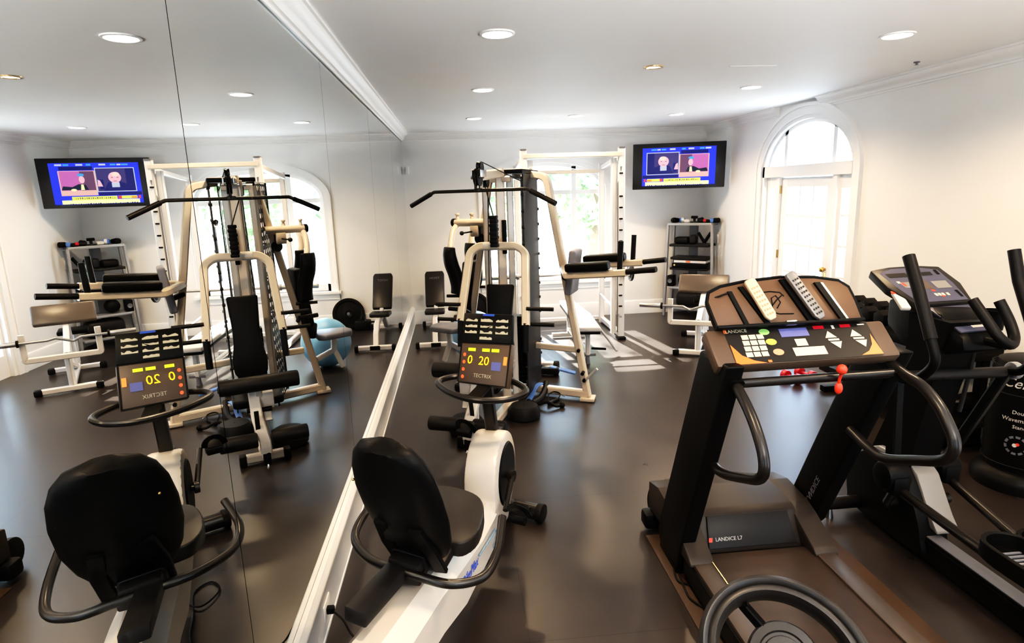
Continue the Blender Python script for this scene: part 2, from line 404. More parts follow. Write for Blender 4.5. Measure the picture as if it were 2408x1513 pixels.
def door(name, spec, P, full=True):
    c, hw, z0, zs, rise = spec
    mb = MB(); arch_band(mb, c, hw, zs+.06, rise, 0, .115, P, -.024, 0); arch_band(mb, c, hw+.085, zs+.06, rise+.085, 0, .035, P, -.038, 0)
    d = struct(name, mb, 'trim')
    mb = MB(); arch_band(mb, c, hw-.04, zs+.06, rise-.04, 0, .04, P, 0, .15)
    bar(mb, P, c-hw, c+hw, zs, zs+.12, .0, .15)                       # transom bar
    for x in (c-.535, c+.535): bar(mb, P, x-.035, x+.035, 0, zs, .02, .12)   # mullions either side of the leaf
    struct('door_frame', mb, 'trim', d)
    mb = MB()
    for x in (c-.45, c+.45): bar(mb, P, x-.03, x+.03, zs+.1, arch_z(c, hw, zs+.06, rise, x), .05, .10)
    arch_band(mb, c, hw-.075, zs+.06, rise-.075, 0, .04, P, .05, .10, jamb=False)
    struct('transom_sash', mb, 'trim', d)
    for sx in (-1, 1):                                                # sidelights
        mb = MB(); x0, x1 = sorted((c+sx*.57, c+sx*(hw-.04)))
        for a, b in ((x0, x0+.045), (x1-.045, x1)): bar(mb, P, a, b, .25, zs, .05, .10)
        for z in (.62, .93, 1.24, 1.54): bar(mb, P, x0+.045, x1-.045, z-.012, z+.012, .055, .09)
        bar(mb, P, x0+.045, x1-.045, 1.80, zs, .053, .097); bar(mb, P, x0, x1, 0, .25, .05, .10); struct('sidelight', mb, 'trim', d)
    leaf = MB(); x0, x1 = c-.5, c+.5
    for a, b in ((x0, x0+.12), (x1-.12, x1)): bar(leaf, P, a, b, .01, zs-.01, .05, .095)
    bar(leaf, P, x0+.12, x1-.12, .01, .25, .052, .093); bar(leaf, P, x0+.12, x1-.12, zs-.11, zs-.01, .052, .093)
    gx = [x0+.12+.76*k/3 for k in range(4)]
    for x in gx[1:3]: bar(leaf, P, x-.012, x+.012, .25, zs-.11, .058, .088)
    for k in range(1, 5): z = .25+(zs-.36)*k/5; bar(leaf, P, x0+.12, x1-.12, z-.012, z+.012, .060, .086)
    lf = struct('door_leaf', leaf, 'trim', d)
    mb = MB(); mb.quad(P(c-hw, .02, .073), P(c+hw, .02, .073), P(c+hw, zs, .073), P(c-hw, zs, .073)); pane(mb, P, c, hw-.03, zs+.06, zs+.06, rise-.03, .075); struct('door_pane', mb, 'glass', d)
    for z in (.25, 1.06, 1.79):
        mb = MB(); mb.cyl(P(c+.505, z-.045, .04), P(c+.505, z+.045, .04), .012, seg=10); struct('door_hinge', mb, 'brass', d)
    mb = MB(); mb.sph(P(c-.455, .99, .005), .028); mb.cyl(P(c-.455, .99, .0), P(c-.455, .99, .05), .014, seg=12); mb.box(P(c-.455, .88, .045), (.02, .05, .16) if abs(P(0, 0, 1).x-P(0, 0, 0).x) > .5 else (.05, .02, .16), bev=.004); mb.tube([P(c-.455, .90, .04), P(c-.455, .90, -.01), P(c-.38, .90, -.012)], .009, 8, rad=.02); struct('door_handle', mb, 'brass', d)
    return d
PR = lambda a, z, t: V((W+t, a, z))
door('door_1', DOOR, PR)
door('door_2', (WIN2[0], WIN2[1], 0, WIN2[3], WIN2[4]), PR)

# ------------------------------------------------------------------ ceiling fittings
def downlight(x, y, label, r=.078):
    t = Thing('recessed_light', label, 'ceiling light', (x, y, H), 'recessed downlights')
    t.part('trim_ring', MB().lathe([(r*1.22, 0), (r*1.2, -.007), (r*1.02, -.009), (r*.98, -.002), (r*.96, .001)], (x, y, H)), 'trim')
    t.part('lens', MB().lathe([(r*.99, -.003), (r*.6, -.0045), (0.0005, -.005)], (x, y, H)), 'lamp')
    l = bpy.data.lights.new('downlight', 'SPOT'); l.energy = LAMP_W; l.color = (1, .72, .44); l.spot_size = math.radians(150); l.spot_blend = .7; l.shadow_soft_size = .07
    o = bpy.data.objects.new('downlight', l); COL.objects.link(o); o.location = (x, y, H-.03)
LAMP_W = 75
LL = {(.945, 3.47): 'recessed downlight nearest the crown of the mirror wall, largest of its row', (.955, 5.28): 'recessed downlight in the row beside the mirror, second from the camera',
      (.95, 7.25): 'recessed downlight in the row beside the mirror, nearest the back wall', (2.11, 7.2): 'faint recessed downlight near the back window, in the middle row',
      (3.29, 3.6): 'bright oval recessed downlight above the elliptical', (3.29, 5.39): 'recessed downlight in the right-hand row above the preacher bench', (3.31, 7.27): 'recessed downlight above the corner television',
      (.945, 1.6): 'recessed downlight overhead behind the camera, mirror side', (3.29, 1.7): 'recessed downlight overhead behind the camera, door side', (2.11, -.6): 'recessed downlight overhead at the front end of the gym'}
for (x, y), lab in LL.items(): downlight(x, y, lab)
t = Thing('accent_light', 'small gold-rimmed halogen downlight in the middle of the ceiling', 'ceiling light', (2.11, 4.44, H))
t.part('trim_ring', MB().lathe([(.07, 0), (.068, -.006), (.05, -.008), (.044, -.002)], (2.11, 4.44, H)), 'goldrim')
t.part('lens', MB().lathe([(.045, -.003), (.02, -.004), (.0005, -.0045)], (2.11, 4.44, H)), 'lampS')
single('sprinkler_head', MB().lathe([(.02, 0), (.02, -.006), (.008, -.012), (.008, -.02), (.014, -.022), (.0005, -.024)], (4.04, 4.40, H)), 'grey', 'tiny grey sprinkler head on the ceiling near the door wall crown', 'sprinkler', (4.04, 4.40, H))
mb = MB().box((2.84, 4.46, H-.002), (.34, .03, .004), bev=.001); single('ceiling_vent', mb, 'ceil', 'thin white slot vent in the ceiling between two downlights', 'vent', (2.84, 4.46, H))
mb = MB().box((.05, D-.008, 2.20), (.05, .016, .10), bev=.004); single('wall_sensor', mb, 'trim', 'small white sensor box high on the back wall by the mirror corner', 'sensor', (.05, D, 2.15))
mb = MB().box((W-.004, 8.42, 1.12), (.008, .09, .12), bev=.003); single('wall_plate', mb, 'trim', 'white cover plate on the door wall beside the corner shelf', 'wall plate', (W, 8.42, 1.06))

# ------------------------------------------------------------------ recumbent bike
B = Fr((.83, 3.04), (.32, .947), (.84, -.54))
t = Thing('recumbent_bike', 'white recumbent exercise bike with black seat beside the mirror wall', 'exercise bike', B(-.3, 0, 0))
bnn = V((B.d.y, -B.d.x, 0)); c0, R0 = (-.11, .455), .218
poly = [(-.10, .185), (-.28, .205), (-.36, .28)] + [(c0[0]+R0*math.cos(math.radians(a)), c0[1]+R0*math.sin(math.radians(a))) for a in range(196, -71, -12)]
mb = MB().prism(poly, B(0, 0, 0), B.d, Z_, .165, bev=.022)
mb.loft([[B(s, -hw*.45, zt), B(s, hw*.42, zt), B(s, hw, zt-.06), B(s, hw, zb), B(s, -hw, zb), B(s, -hw, zt-.06)] for s, zt, zb, hw in ((-.16, .40, .20, .082), (-.34, .40, .205, .085), (-.56, .42, .222, .092), (-.84, .478, .25, .10), (-1.10, .525, .32, .10), (-1.62, .585, .40, .10))])
body = t.part('body', mb, 'bikew', label='white bike body')
mb = MB().lathe([(.002, 0), (.155, 0), (.162, .006), (.166, .012), (.166, .02)], B(c0[0], 0, c0[1])+bnn*.091, -bnn); t.part('side_disc', mb, 'black', body, label='black round side cover')
mb = MB().lathe([(.002, 0), (.155, 0), (.162, .006), (.166, .012), (.166, .02)], B(c0[0], 0, c0[1])-bnn*.091, bnn); t.part('side_disc', mb, 'black', body)
mb = MB().box(B(-.98, -.045, .555), (1.04, .085, .05), (B.d*math.cos(.16)-Z_*math.sin(.16), -B.n, V(B.d*math.sin(.16)+Z_*math.cos(.16))), .008); t.part('seat_rail', mb, 'dgrey')
# crank, pedals
pedR, pedL = B(-.29, .205, .365), B(.095, -.215, .575)
for nm, off, pd in (('R', .12, pedR), ('L', -.12, pedL)):
    a = B(c0[0], off, c0[1]); b = V((pd.x, pd.y, pd.z)) - B.n*(.075 if off > 0 else -.075)
    arm = t.part('crank_arm', MB().tube([a-B.n*off*.2, a, b], .014, 10).cyl(a-B.n*.01, a+B.n*.012, .03), 'satin')
    mb = MB().box(pd, (.10, .085, .028), (V(B.d*.8+Z_*.6), B.n, V(-B.d*.6+Z_*.8)), .008)
    mb.cyl(pd-B.d*.05-B.n*.04, pd-B.d*.05+B.n*.045, .016, seg=12); mb.cyl(pd+B.d*.05-B.n*.04, pd+B.d*.05+B.n*.045, .016, seg=12)
    pl_ = t.part('pedal', mb, 'black', arm)
    st = [pd+B.n*math.cos(a_)*.052+V(-B.d*.6+Z_*.8)*max(-.01, math.sin(a_)*.085) for a_ in [k*PI/10 for k in range(11)]]
    t.part('toe_strap', MB().tube(st, .004, 6, square=(.03, .005), up=tuple(B.d)), 'rubber', arm)
# stabilisers
mb = MB().cyl(B(.27, -.20, .055), B(.27, .18, .055), .045, seg=20).tube([B(.05, 0, .22), B(.20, 0, .10), B(.27, 0, .06)], .04, 12)
f = t.part('front_stabilizer', mb, 'satin')
for sg in (-1, 1): t.part('end_cap', MB().cyl(B(.27, sg*.18-.005, .055), B(.27, sg*.22-.005, .055), .054, seg=20, bev=.006), 'rubber', f)
mb = MB().tube([B(-1.5, 0, .50), B(-1.58, 0, .05)], .04, 12).cyl(B(-1.6, -.22, .045), B(-1.6, .22, .045), .04); f = t.part('rear_stabilizer', mb, 'satin')
for sg in (-1, 1): t.part('end_cap', MB().cyl(B(-1.6, sg*.215, .05), B(-1.6, sg*.25, .05), .05, bev=.006), 'rubber', f)
# seat carriage, seat, backrest
mb = MB().box(B(-1.02, -.02, .60), (.24, .15, .075), (B.d, -B.n, Z_), .012).box(B(-.98, 0, .55), (.14, .19, .04), (B.d, -B.n, Z_), .008); mb.box(B(-1.14, -.02, .60), (.10, .13, .06), (B.d, -B.n, Z_), .01); car = t.part('seat_carriage', mb, 'dgrey')
seat = [(-.20, -.10), (-.17, -.16), (-.08, -.185), (.06, -.165), (.15, -.12), (.185, -.05), (.19, .05), (.16, .12), (.06, .165), (-.08, .185), (-.17, .16), (-.20, .10)]
sp = [(p.x, p.y) for p in smooth_path([(a, b, 0) for a, b in seat], 3, True)]
mb = MB().prism(sp, B(-.76, -.015, .565), B.d, -B.n, .062, bev=.02, seg=3); t.part('seat_pad', mb, 'vinylb', label='grey-brown bike seat')
bd = V(-B.d*.41+Z_*.912).normalized(); bn = V(B.d*.912+Z_*.41).normalized(); b0 = B(-1.06, -.0, .595)
hw = [(0, .10), (.035, .125), (.12, .158), (.24, .178), (.36, .178), (.45, .165), (.515, .14), (.555, .105), (.57, .05)]
rings = []
for tt, w in hw:
    r = []
    bow = .045*math.sin(PI*min(1, tt/.6))
    th = .036 if 0 < tt < .58 else .022
    for k in range(24):
        a = 2*PI*k/24; x = w*math.copysign(abs(math.cos(a))**.7, math.cos(a)); y = th*math.copysign(abs(math.sin(a))**.8, math.sin(a))
        r.append(b0+bd*tt+B.n*x+bn*(y+.05*(abs(x)/.22)**2-bow))
    rings.append(r)
mb = MB().loft(rings); bk = t.part('backrest', mb, 'vinyl', ang=60)
mb = MB().tube([b0-bd*.03+B.n*.09-bn*.03, b0+bd*.12+B.n*.09-bn*.055, b0+bd*.26+B.n*.07-bn*.075], .02, 8, square=(.05, .02)).tube([b0-bd*.03-B.n*.09-bn*.03, b0+bd*.12-B.n*.09-bn*.055, b0+bd*.26-B.n*.07-bn*.075], .02, 8, square=(.05, .02)).box(b0+bd*.20-bn*.07, (.17, .10, .012), (B.n, bd, bn), .004)
t.part('back_bracket', mb, 'vinyl', bk)
mb = MB()
mb.sph(b0+bd*.44-B.n*.135-bn*.062, .005, u=10, v=6)
t.part('bolt', mb, 'brass', bk)
hp = [B(-.815, .27, .66), B(-.95, .285, .60), B(-1.07, .262, .575), B(-1.16, .17, .582), B(-1.19, .06, .596), B(-1.19, -.06, .596), B(-1.16, -.19, .582), B(-1.07, -.31, .575), B(-.95, -.335, .60), B(-.815, -.285, .66)]
h = t.part('seat_handle', MB().tube(smooth_path(hp, 7), .0165, 12), 'satin', label='dark brown-black looped seat handle')
mb = MB().tube([B(-1.08, 0, .58), B(-1.20, 0, .572)], .02, 8, square=(.10, .03)); t.part('handle_bracket', mb, 'satin', h)
# console
post = t.part('console_post', MB().tube([B(-.02, 0, .50), B(-.055, -.005, .70), B(-.115, -.005, .92)], .028, 12, square=(.06, .05), up=tuple(B.d)).box(B(-.005, 0, .60), (.09, .075, .10), (B.d, -B.n, Z_), .006), 'satin')
BLc, BRc, TRc, TLc, RTL, RTR = V((.647, 2.952, .947)), V((.878, 2.796, .951)), V((.917, 2.893, 1.138)), V((.677, 3.029, 1.129)), V((.70, 3.095, 1.268)), V((.932, 2.953, 1.274))
hb = smooth_path([B(-.215, -.25, .947), B(-.31, -.17, .942), B(-.36, -.05, .938), B(-.36, .06, .938), B(-.30, .18, .943), B(-.19, .236, .948), B(-.10, .15, .955), B(-.07, 0, .955), B(-.11, -.18, .95)], 6, True)
hb_o = t.part('handlebar', MB().tube(hb, .0155, 10, closed=True), 'satin', label='brown-black oval handlebar')
t.part('bar_clamp', MB().tube([B(-.10, 0, .945), B(-.20, 0, .935), B(-.36, 0, .938)], .012, 8, square=(.07, .018)), 'black', hb_o)
def slab(a, b, c, d, th, bev=.008, grow=0.0):
    a, b, c, d = map(V, (a, b, c, d)); n = (b-a).cross(d-a).normalized()
    ce = (a+b+c+d)/4
    q = [p+(p-ce).normalized()*grow for p in (a, b, c, d)]
    bm_ = bmesh.new(); vs = [bm_.verts.new(p) for p in q]; ws = [bm_.verts.new(p-n*th) for p in q]
    bm_.faces.new(vs); bm_.faces.new(ws[::-1])
    for i in range(4): j = (i+1) % 4; bm_.faces.new((vs[i], ws[i], ws[j], vs[j]))
    bmesh.ops.bevel(bm_, geom=bm_.edges[:], offset=bev, segments=2, profile=.5, affect='EDGES')
    return MB().bm(bm_), n
def uvp(a, b, c, d, n, off=.001):
    a, b, c, d = map(V, (a, b, c, d))
    return lambda u, v: (a*(1-u)+b*u)*(1-v)+(d*(1-u)+c*u)*v+n*off
def rect(mb, P, u, v, w, h, sk=0.0):
    mb.quad(P(u-w/2, v-h/2), P(u+w/2, v-h/2), P(u+w/2+sk, v+h/2), P(u-w/2+sk, v+h/2))
def disk(mb, P, u, v, w, h, n=16):
    mb.add([P(u+w/2*math.cos(2*PI*k/n), v+h/2*math.sin(2*PI*k/n)) for k in range(n)], [tuple(range(n))])
mb, n1 = slab(BLc, BRc, TRc, TLc, .045, .006, .004); con = t.part('console', mb, 'brownp', label='brown bike console with lit display')
P = uvp(BLc, BRc, TRc, TLc, n1, .0015)
mb = MB()
for a in ((0, 0, 1, .02), (0, .98, 1, 1.0), (-.01, 0, .022, 1), (.978, 0, 1.01, 1)): mb.quad(P(a[0], a[1]), P(a[2], a[1]), P(a[2], a[3]), P(a[0], a[3]))
t.part('bezel', mb, 'black', con)
P = uvp(BLc, BRc, TRc, TLc, n1, .002)
mb = MB()
for u in (.235, .52, .71): rect(mb, P, u, .835, .15, .075)
t.part('lime_display', mb, 'lime', con)
mb = MB()
for k in range(4): disk(mb, P, .095, .70-.185*k, .06, .09)
t.part('red_key', mb, 'redled', con)
mb = MB(); rect(mb, P, .925, .60, .07, .20); t.part('orange_key', mb, 'orled', con)
mb = MB(); rect(mb, P, .755, .46, .19, .20); t.part('lcd_window', mb, 'lcd', con)
ex = (BRc-BLc).normalized(); ey = n1.cross(ex)
mb = MB().text('0', .062, P(.215, .57), ex, ey, .0003).text('20', .062, P(.50, .56), ex, ey, .0003); t.part('digit_display', mb, 'amber', con)
mb = MB().text('TECTRIX', .026, P(.50, .20), ex, ey, .0003); t.part('lettering', mb, 'key', con)
mb, n2 = slab(TLc+Z_*.004, TRc+Z_*.004, RTR, RTL, .03, .006, .003); rk = t.part('program_panel', mb, 'black', con, label='black panel of pale program shapes')
P = uvp(TLc+Z_*.004, TRc+Z_*.004, RTR, RTL, n2, .0015); mb = MB()
rnd = random.Random(3)
for ci in range(3):
    for ri in range(4):
        u0, u1, v0 = .05+.315*ci, .05+.315*ci+.25, .10+.205*ri
        pts = [P(u0, v0)]+[P(u0+(u1-u0)*k/6, v0+.035+.075*rnd.random()) for k in range(7)]+[P(u1, v0)]
        if ri or ci == 1: mb.add(pts, [tuple(range(len(pts)))])
t.part('program_profile', mb, 'key', con)
mb = MB(); rect(mb, P, .52, .955, .24, .07); t.part('brand_tag', mb, 'lblue', con)
# printing on the beam
pa = [B(s, .1018, z) for s, z in ((-.86, .36), (-.50, .31))]; ex = (pa[1]-pa[0]).normalized(); ey = Z_-ex*ex.z
mb = MB().text('BikeMax', .062, B(-.78, .1018, .352), ex, ey, .0006, shear=.25); t.part('blue_lettering', mb, 'lblue', body)
mb = MB().tube([B(-.66, .1025, .35), B(-.45, .099, .315), B(-.36, .094, .30), B(-.335, .093, .265), B(-.37, .094, .235), B(-.42, .096, .24)], .004, 6, rad=.05); t.part('swoosh', mb, 'swoosh', body)
# power cord to the outlet in the baseboard
pc = Thing('extension_lead', 'thin black power cord plugged into the white baseboard below the mirror', 'cord', (.05, 2.40, .0))
pts = smooth_path([(.048, 2.427, .105), (.10, 2.40, .07), (.15, 2.36, .012), (.25, 2.30, .006), (.40, 2.30, .006), (.55, 2.42, .006), (.62, 2.62, .006), (.68, 2.78, .006), (.63, 2.86, .006), (.56, 2.78, .010), (.60, 2.66, .012), (.70, 2.72, .006), (.76, 2.85, .006)], 6)
pc.part('cable', MB().tube(pts, .0045, 6), 'rubber')
pc.part('plug', MB().box((.046, 2.427, .105), (.035, .03, .03), bev=.006), 'rubber')
single('outlet_plate', MB().box((.0285, 2.44, .11), (.005, .115, .07), bev=.002), 'trim', 'white outlet plate in the baseboard holding the black plug', 'outlet', (.03, 2.44, .075))
single('spare_cable', MB().tube(smooth_path([(.30, 1.86, .006), (.18, 2.0, .006), (.11, 2.2, .006), (.09, 2.33, .006)], 6), .004, 6), 'rubber', 'loose black cable end on the floor behind the recumbent bike', 'cord', (.2, 2.0, 0))

# ------------------------------------------------------------------ multi gym
G = Fr((.98, 4.82), (.36, .93))
t = Thing('multi_gym', 'cream-framed multi-station weight gym with black weight tower in front of the back window', 'weight machine', G(.5, 0, 0))
legR = [G(.70, .06, 2.02), G(.665, .275, 1.985), G(.632, .625, .04)]
legL = [G(.70, -.10, 2.02), G(.66, -.235, 1.985), G(.89, -.655, .04)]
fr = t.part('leg', MB().tube(legR, .04, rad=.10, square=(.066, .06)), 'cream', label='cream right-hand leg of the A-frame')
fl = t.part('leg', MB().tube(legL, .04, rad=.09, square=(.066, .06)), 'cream')
for o, p in ((fr, legR[2]), (fl, legL[2])):
    t.part('foot_plate', MB().box(p-Z_*.02, (.13, .13, .03), (G.d, -G.n, Z_), .006), 'cream', o)
mb = MB().tube([legR[2]+Z_*.02, G(.74, 0, .06), legL[2]+Z_*.02], .03, square=(.07, .07)).tube([G(.80, 0, .06), G(-.52, 0, .06)], .03, square=(.07, .07)).tube([G(-.55, -.13, .045), G(-.55, .13, .045)], .03, square=(.06, .06))
t.part('base_frame', mb, 'cream')
for sg in (-1, 1): t.part('base_end_cap', MB().box(G(-.55, sg*.15, .042), (.075, .05, .075), (G.d, -G.n, Z_), .008), 'rubber')
mb = MB().tube([G(.64, .535, .47), G(.74, .08, .47)], .03, square=(.055, .055)).tube([G(.80, -.50, .47), G(.74, -.08, .47)], .03, square=(.055, .055)); t.part('cross_bar', mb, 'cream')
for p in (G(.63, .55, .47), G(.625, .60, .20), G(.60, .59, .27)): t.part('bolt', MB().cyl(p-G.d*.055, p+G.d*.03, .016, seg=12), 'black')
t.part('lock_lever', MB().tube([G(.60, .61, .20), G(.56, .72, .32)], .012, 8), 'greyw')
# weight tower: perforated shroud panels, weight stack behind
def perf(mb, s, n0, n1, z0, z1, cols, pitch, hole, ax='n'):
    w = n1-n0; rows = int((z1-z0)/pitch)
    P = (lambda a, z: G(s, a, z)) if ax == 'n' else (lambda a, z: G(a, s, z))
    cw = w/cols; ph = (z1-z0)/rows
    for c in range(cols):
        for r in range(rows):
            x0, y0 = n0+c*cw, z0+r*ph; cx, cy = x0+cw/2, y0+ph/2
            out = []; K = 16
            for k in range(K):
                a = 2*PI*k/K+PI/4; dx, dy = math.cos(a), math.sin(a); m = max(abs(dx)/(cw/2), abs(dy)/(ph/2)); out.append((cx+dx/m, cy+dy/m))
            inn = [(cx+hole*math.cos(2*PI*k/K+PI/4), cy+hole*math.sin(2*PI*k/K+PI/4)) for k in range(K)]
            mb.add([P(*q) for q in out]+[P(*q) for q in inn], [(k, (k+1) % K, K+(k+1) % K, K+k) for k in range(K)])
def perf2(mb, A, Bp, z0, z1, cols, pitch, hole):
    """perforated sheet from plan point A to Bp"""
    A, Bp = V(A), V(Bp); L = (Bp-A).length; u = (Bp-A)/L; rows = int((z1-z0)/pitch); cw = L/cols; ph = (z1-z0)/rows
    for c in range(cols):
        for r in range(rows):
            cx, cy = c*cw+cw/2, z0+r*ph+ph/2; K = 16; out = []; inn = []
            for k in range(K):
                a = 2*PI*k/K+PI/4; dx, dy = math.cos(a), math.sin(a); m = max(abs(dx)/(cw/2), abs(dy)/(ph/2))
                out.append(A+u*(cx+dx/m)+Z_*(cy+dy/m)); inn.append(A+u*(cx+hole*dx)+Z_*(cy+hole*dy))
            mb.add(out+inn, [(k, (k+1) % K, K+(k+1) % K, K+k) for k in range(K)])
mb = MB(); A, Bp = G(.42, -.205, 0), G(.90, -.335, 0); perf2(mb, A, Bp, .10, 2.0, 6, .075, .021)
sh = t.part('weight_shroud', mb, 'perf', label='black perforated shroud panel left of the weight stack')
mb = MB().tube([A+Z_*.09, A+Z_*2.01, Bp+Z_*2.01, Bp+Z_*.09], .01, 8, square=(.016, .016)); t.part('shroud_frame', mb, 'perf', sh)
mb = MB().box(G(.65, .13, 1.05), (.50, .012, 1.92), (G.d, -G.n, Z_), .003)
for k in range(14):
    for sx in (.395, .905): mb.cyl(G(sx, .130, .22+.135*k)-G.n*.012, G(sx, .130, .22+.135*k)+G.n*.012, .013, seg=8)
sh = t.part('weight_shroud', mb, 'perf', label='black shroud panel right of the weight stack')
t.part('slot_rod', MB().cyl(G(.62, .118, 1.20), G(.62, .118, 1.66), .007, seg=8), 'steel', sh)
mb = MB()
for k in range(15): mb.box(G(.64, -.03, .16+.042*k), (.11, .24, .038), (G.d, -G.n, Z_), .003)
ws_ = t.part('weight_stack', mb, 'black')
mb = MB().cyl(G(.64, .055, .1), G(.64, .055, 1.99), .010, seg=10).cyl(G(.64, -.115, .1), G(.64, -.115, 1.99), .010, seg=10); t.part('guide_rod', mb, 'chrome', ws_)
t.part('selector_pin', MB().cyl(G(.62, .105, 1.68), G(.56, .105, 1.70), .016, seg=12).sph(G(.55, .105, 1.70), .02, u=12, v=8), 'steel', ws_)
t.part('tower_cap', MB().box(G(.65, -.04, 2.03), (.56, .36, .035), (G.d, -G.n, Z_), .008), 'black')
# uprights and top arm
up1 = t.part('upright', MB().tube([G(.36, -.055, .06), G(.36, -.055, 2.06)], .03, square=(.06, .075)), 'cream')
up2 = t.part('upright', MB().tube([G(.42, .012, .06), G(.42, .012, 2.03)], .03, square=(.05, .055)), 'greyw')
up3 = t.part('upright', MB().tube([G(.36, -.185, .30), G(.36, -.185, 1.98)], .03, square=(.055, .05)), 'cream')
mb = MB().tube([G(.74, 0, 2.0), G(.36, -.05, 2.02), G(-.30, -.02, 1.985)], .03, square=(.055, .07)).tube([G(.36, -.19, 1.97), G(.36, .04, 1.97)], .025, square=(.05, .05)).box(G(-.12, -.075, 1.95), (.16, .02, .12), (G.d, -G.n, Z_), .004).box(G(.70, 0, 2.035), (.10, .26, .05), (G.d, -G.n, Z_), .006)
t.part('top_arm', mb, 'cream')
def pulley(c, r, par=None, ax=None):
    ax = ax or G.n
    mb = MB().lathe([(.003, -.014), (r*.82, -.014), (r, -.017), (r, -.012), (r*.86, 0), (r, .012), (r, .017), (r*.82, .014), (.003, .014)], c, ax, 28)
    return t.part('pulley', mb, 'black', par)
pulley(G(-.385, .012, 1.975), .062); pulley(G(-.33, .012, 2.045), .04); pulley(G(.10, -.09, 1.95), .045)
t.part('pulley_fork', MB().box(G(-.36, .045, 2.0), (.13, .006, .05), (G.d, -G.n, Z_), .002).box(G(-.36, -.02, 2.0), (.13, .006, .05), (G.d, -G.n, Z_), .002).cyl(G(-.385, -.04, 1.975), G(-.385, .06, 1.975), .009, seg=8).cyl(G(-.18, -.11, 1.98), G(-.18, -.03, 1.98), .014, seg=10), 'steel')
mb = MB().tube([G(-.445, .012, 1.975), G(-.45, .012, 1.90)], .004, 6).tube([G(.06, -.09, 1.94), G(-.06, .012, 1.69)], .0045, 6).tube([G(.15, -.09, 1.93), G(.12, -.10, 1.2), G(.10, -.10, .60)], .0045, 6).tube([G(.68, .05, 1.95), G(-.33, .02, 2.085)], .004, 6); t.part('cable', mb, 'rubber')
mb = MB()
for k in range(8):
    z = 1.68-k*.031; mb.box(G(-.06, .012+.004*(k % 2), z), (.05, .062, .024), (G.d, -G.n, Z_), .005)
mb.box(G(-.06, .014, 1.572), (.044, .054, .24), (G.d, -G.n, Z_), .004); t.part('cable_counterweight', mb, 'black')
t.part('cable_guard', MB().box(G(.30, -.01, 1.50), (.03, .035, .28), (G.d, -G.n, Z_), .005), 'black')
# press arm
pu = [G(-.20, .285, .865), G(.035, .235, 1.40), G(.05, .16, 1.448), G(.05, -.15, 1.448), G(.035, -.225, 1.40), G(-.19, -.25, .885)]
pa_ = t.part('press_arm', MB().tube(pu, .03, rad=.10, square=(.058, .055), up=tuple(G.d)), 'cream', label='inverted-U cream press arm')
for sg, e in ((1, pu[0]), (-1, pu[-1])):
    t.part('press_sleeve', MB().tube([e+Z_*.02, e-Z_*.20-G.d*.03], .024, 12, square=(.045, .04)), 'black', pa_)
    for k, zz in enumerate((.16, .035)):
        b = e+Z_*(zz-.035)+G.d*(.03+.02*k)
        gr = t.part('press_grip', MB().tube([b, b+G.n*sg*.21+Z_*.0], .0155, 12), 'foam', pa_)
t.part('arm_pivot', MB().cyl(G(.05, -.11, 1.448), G(.05, -.03, 1.448), .034, seg=16).cyl(G(.10, -.12, 1.44), G(.33, -.09, 1.42), .022, seg=12), 'greyw', pa_)
# back pad and seat
bp = [(-.115, .31), (-.11, .22), (-.10, .05), (-.105, -.08), (-.13, -.20), (-.12, -.30), (-.08, -.335), (.08, -.335), (.12, -.30), (.13, -.20), (.105, -.08), (.10, .05), (.11, .22), (.115, .31)]
ez = V(G.d*.20+Z_*.98).normalized()
t.part('back_pad', MB().prism(bp, G(.045, 0, .83), G.n, ez, .062, bev=.018, seg=3), 'vinyl')
t.part('pad_bracket', MB().tube([G(.36, -.03, .95), G(.09, 0, .92)], .02, square=(.05, .05)).tube([G(.36, 0, .50), G(-.02, 0, .50)], .02, square=(.05, .05)).box(G(-.02, 0, .52), (.02, .09, .12), (G.d, -G.n, Z_), .004), 'greyw')
t.part('seat_pad', MB().prism([(-.62, -.12), (-.60, -.17), (-.2, -.17), (-.10, -.13), (-.10, .13), (-.2, .17), (-.60, .17), (-.62, .12)], G(0, 0, .47), G.d, -G.n, .06, bev=.018, seg=3), 'vinyl')
t.part('seat_frame', MB().tube([G(.36, 0, .40), G(-.62, 0, .40)], .03, square=(.06, .06)).tube([G(-.60, -.01, .06), G(-.60, -.01, .42)], .03, square=(.065, .05)).tube([G(-.62, 0, .42), G(-.70, 0, .64)], .02, square=(.05, .05)), 'white')
for s, z, r, gap in ((-.715, .64, .055, 0), (-.806, .272, .052, .045)):
    if gap:
        for sg in (-1, 1): t.part('foam_roller', MB().cyl(G(s, sg*gap, z), G(s, sg*.285, z), r, seg=24, bev=.012), 'foam')
    else: t.part('foam_roller', MB().cyl(G(s, -.27, z), G(s, .245, z), r, seg=24, bev=.012), 'foam')
mb = MB().tube([G(-.64, .03, .58), G(-.74, .03, .40), G(-.806, .0, .25), G(-.80, 0, .17)], .03, square=(.075, .05)).tube([G(-.62, -.045, .52), G(-.70, -.045, .36)], .03, square=(.05, .03)).box(G(-.64, -.03, .50), (.09, .13, .12), (G.d, -G.n, Z_), .01)
ld = t.part('leg_developer', mb, 'white', label='white leg-extension arm')
t.part('pivot_bolt', MB().cyl(G(-.69, -.075, .44), G(-.66, .085, .44), .018, seg=12), 'black', ld)
t.part('leg_slot', MB().box(G(-.80, .035, .40), (.012, .03, .16), (G.d, -G.n, V(G.d*-.2+Z_*.98)), .003), 'dgrey', ld)
t.part('low_pulley_bracket', MB().box(G(-.80, 0, .13), (.05, .05, .10), (G.d, -G.n, Z_), .008), 'black', ld)
t.part('hook', MB().torus(G(-.82, 0, .075), G.n, .022, .006, 16, 8), 'chrome', ld)
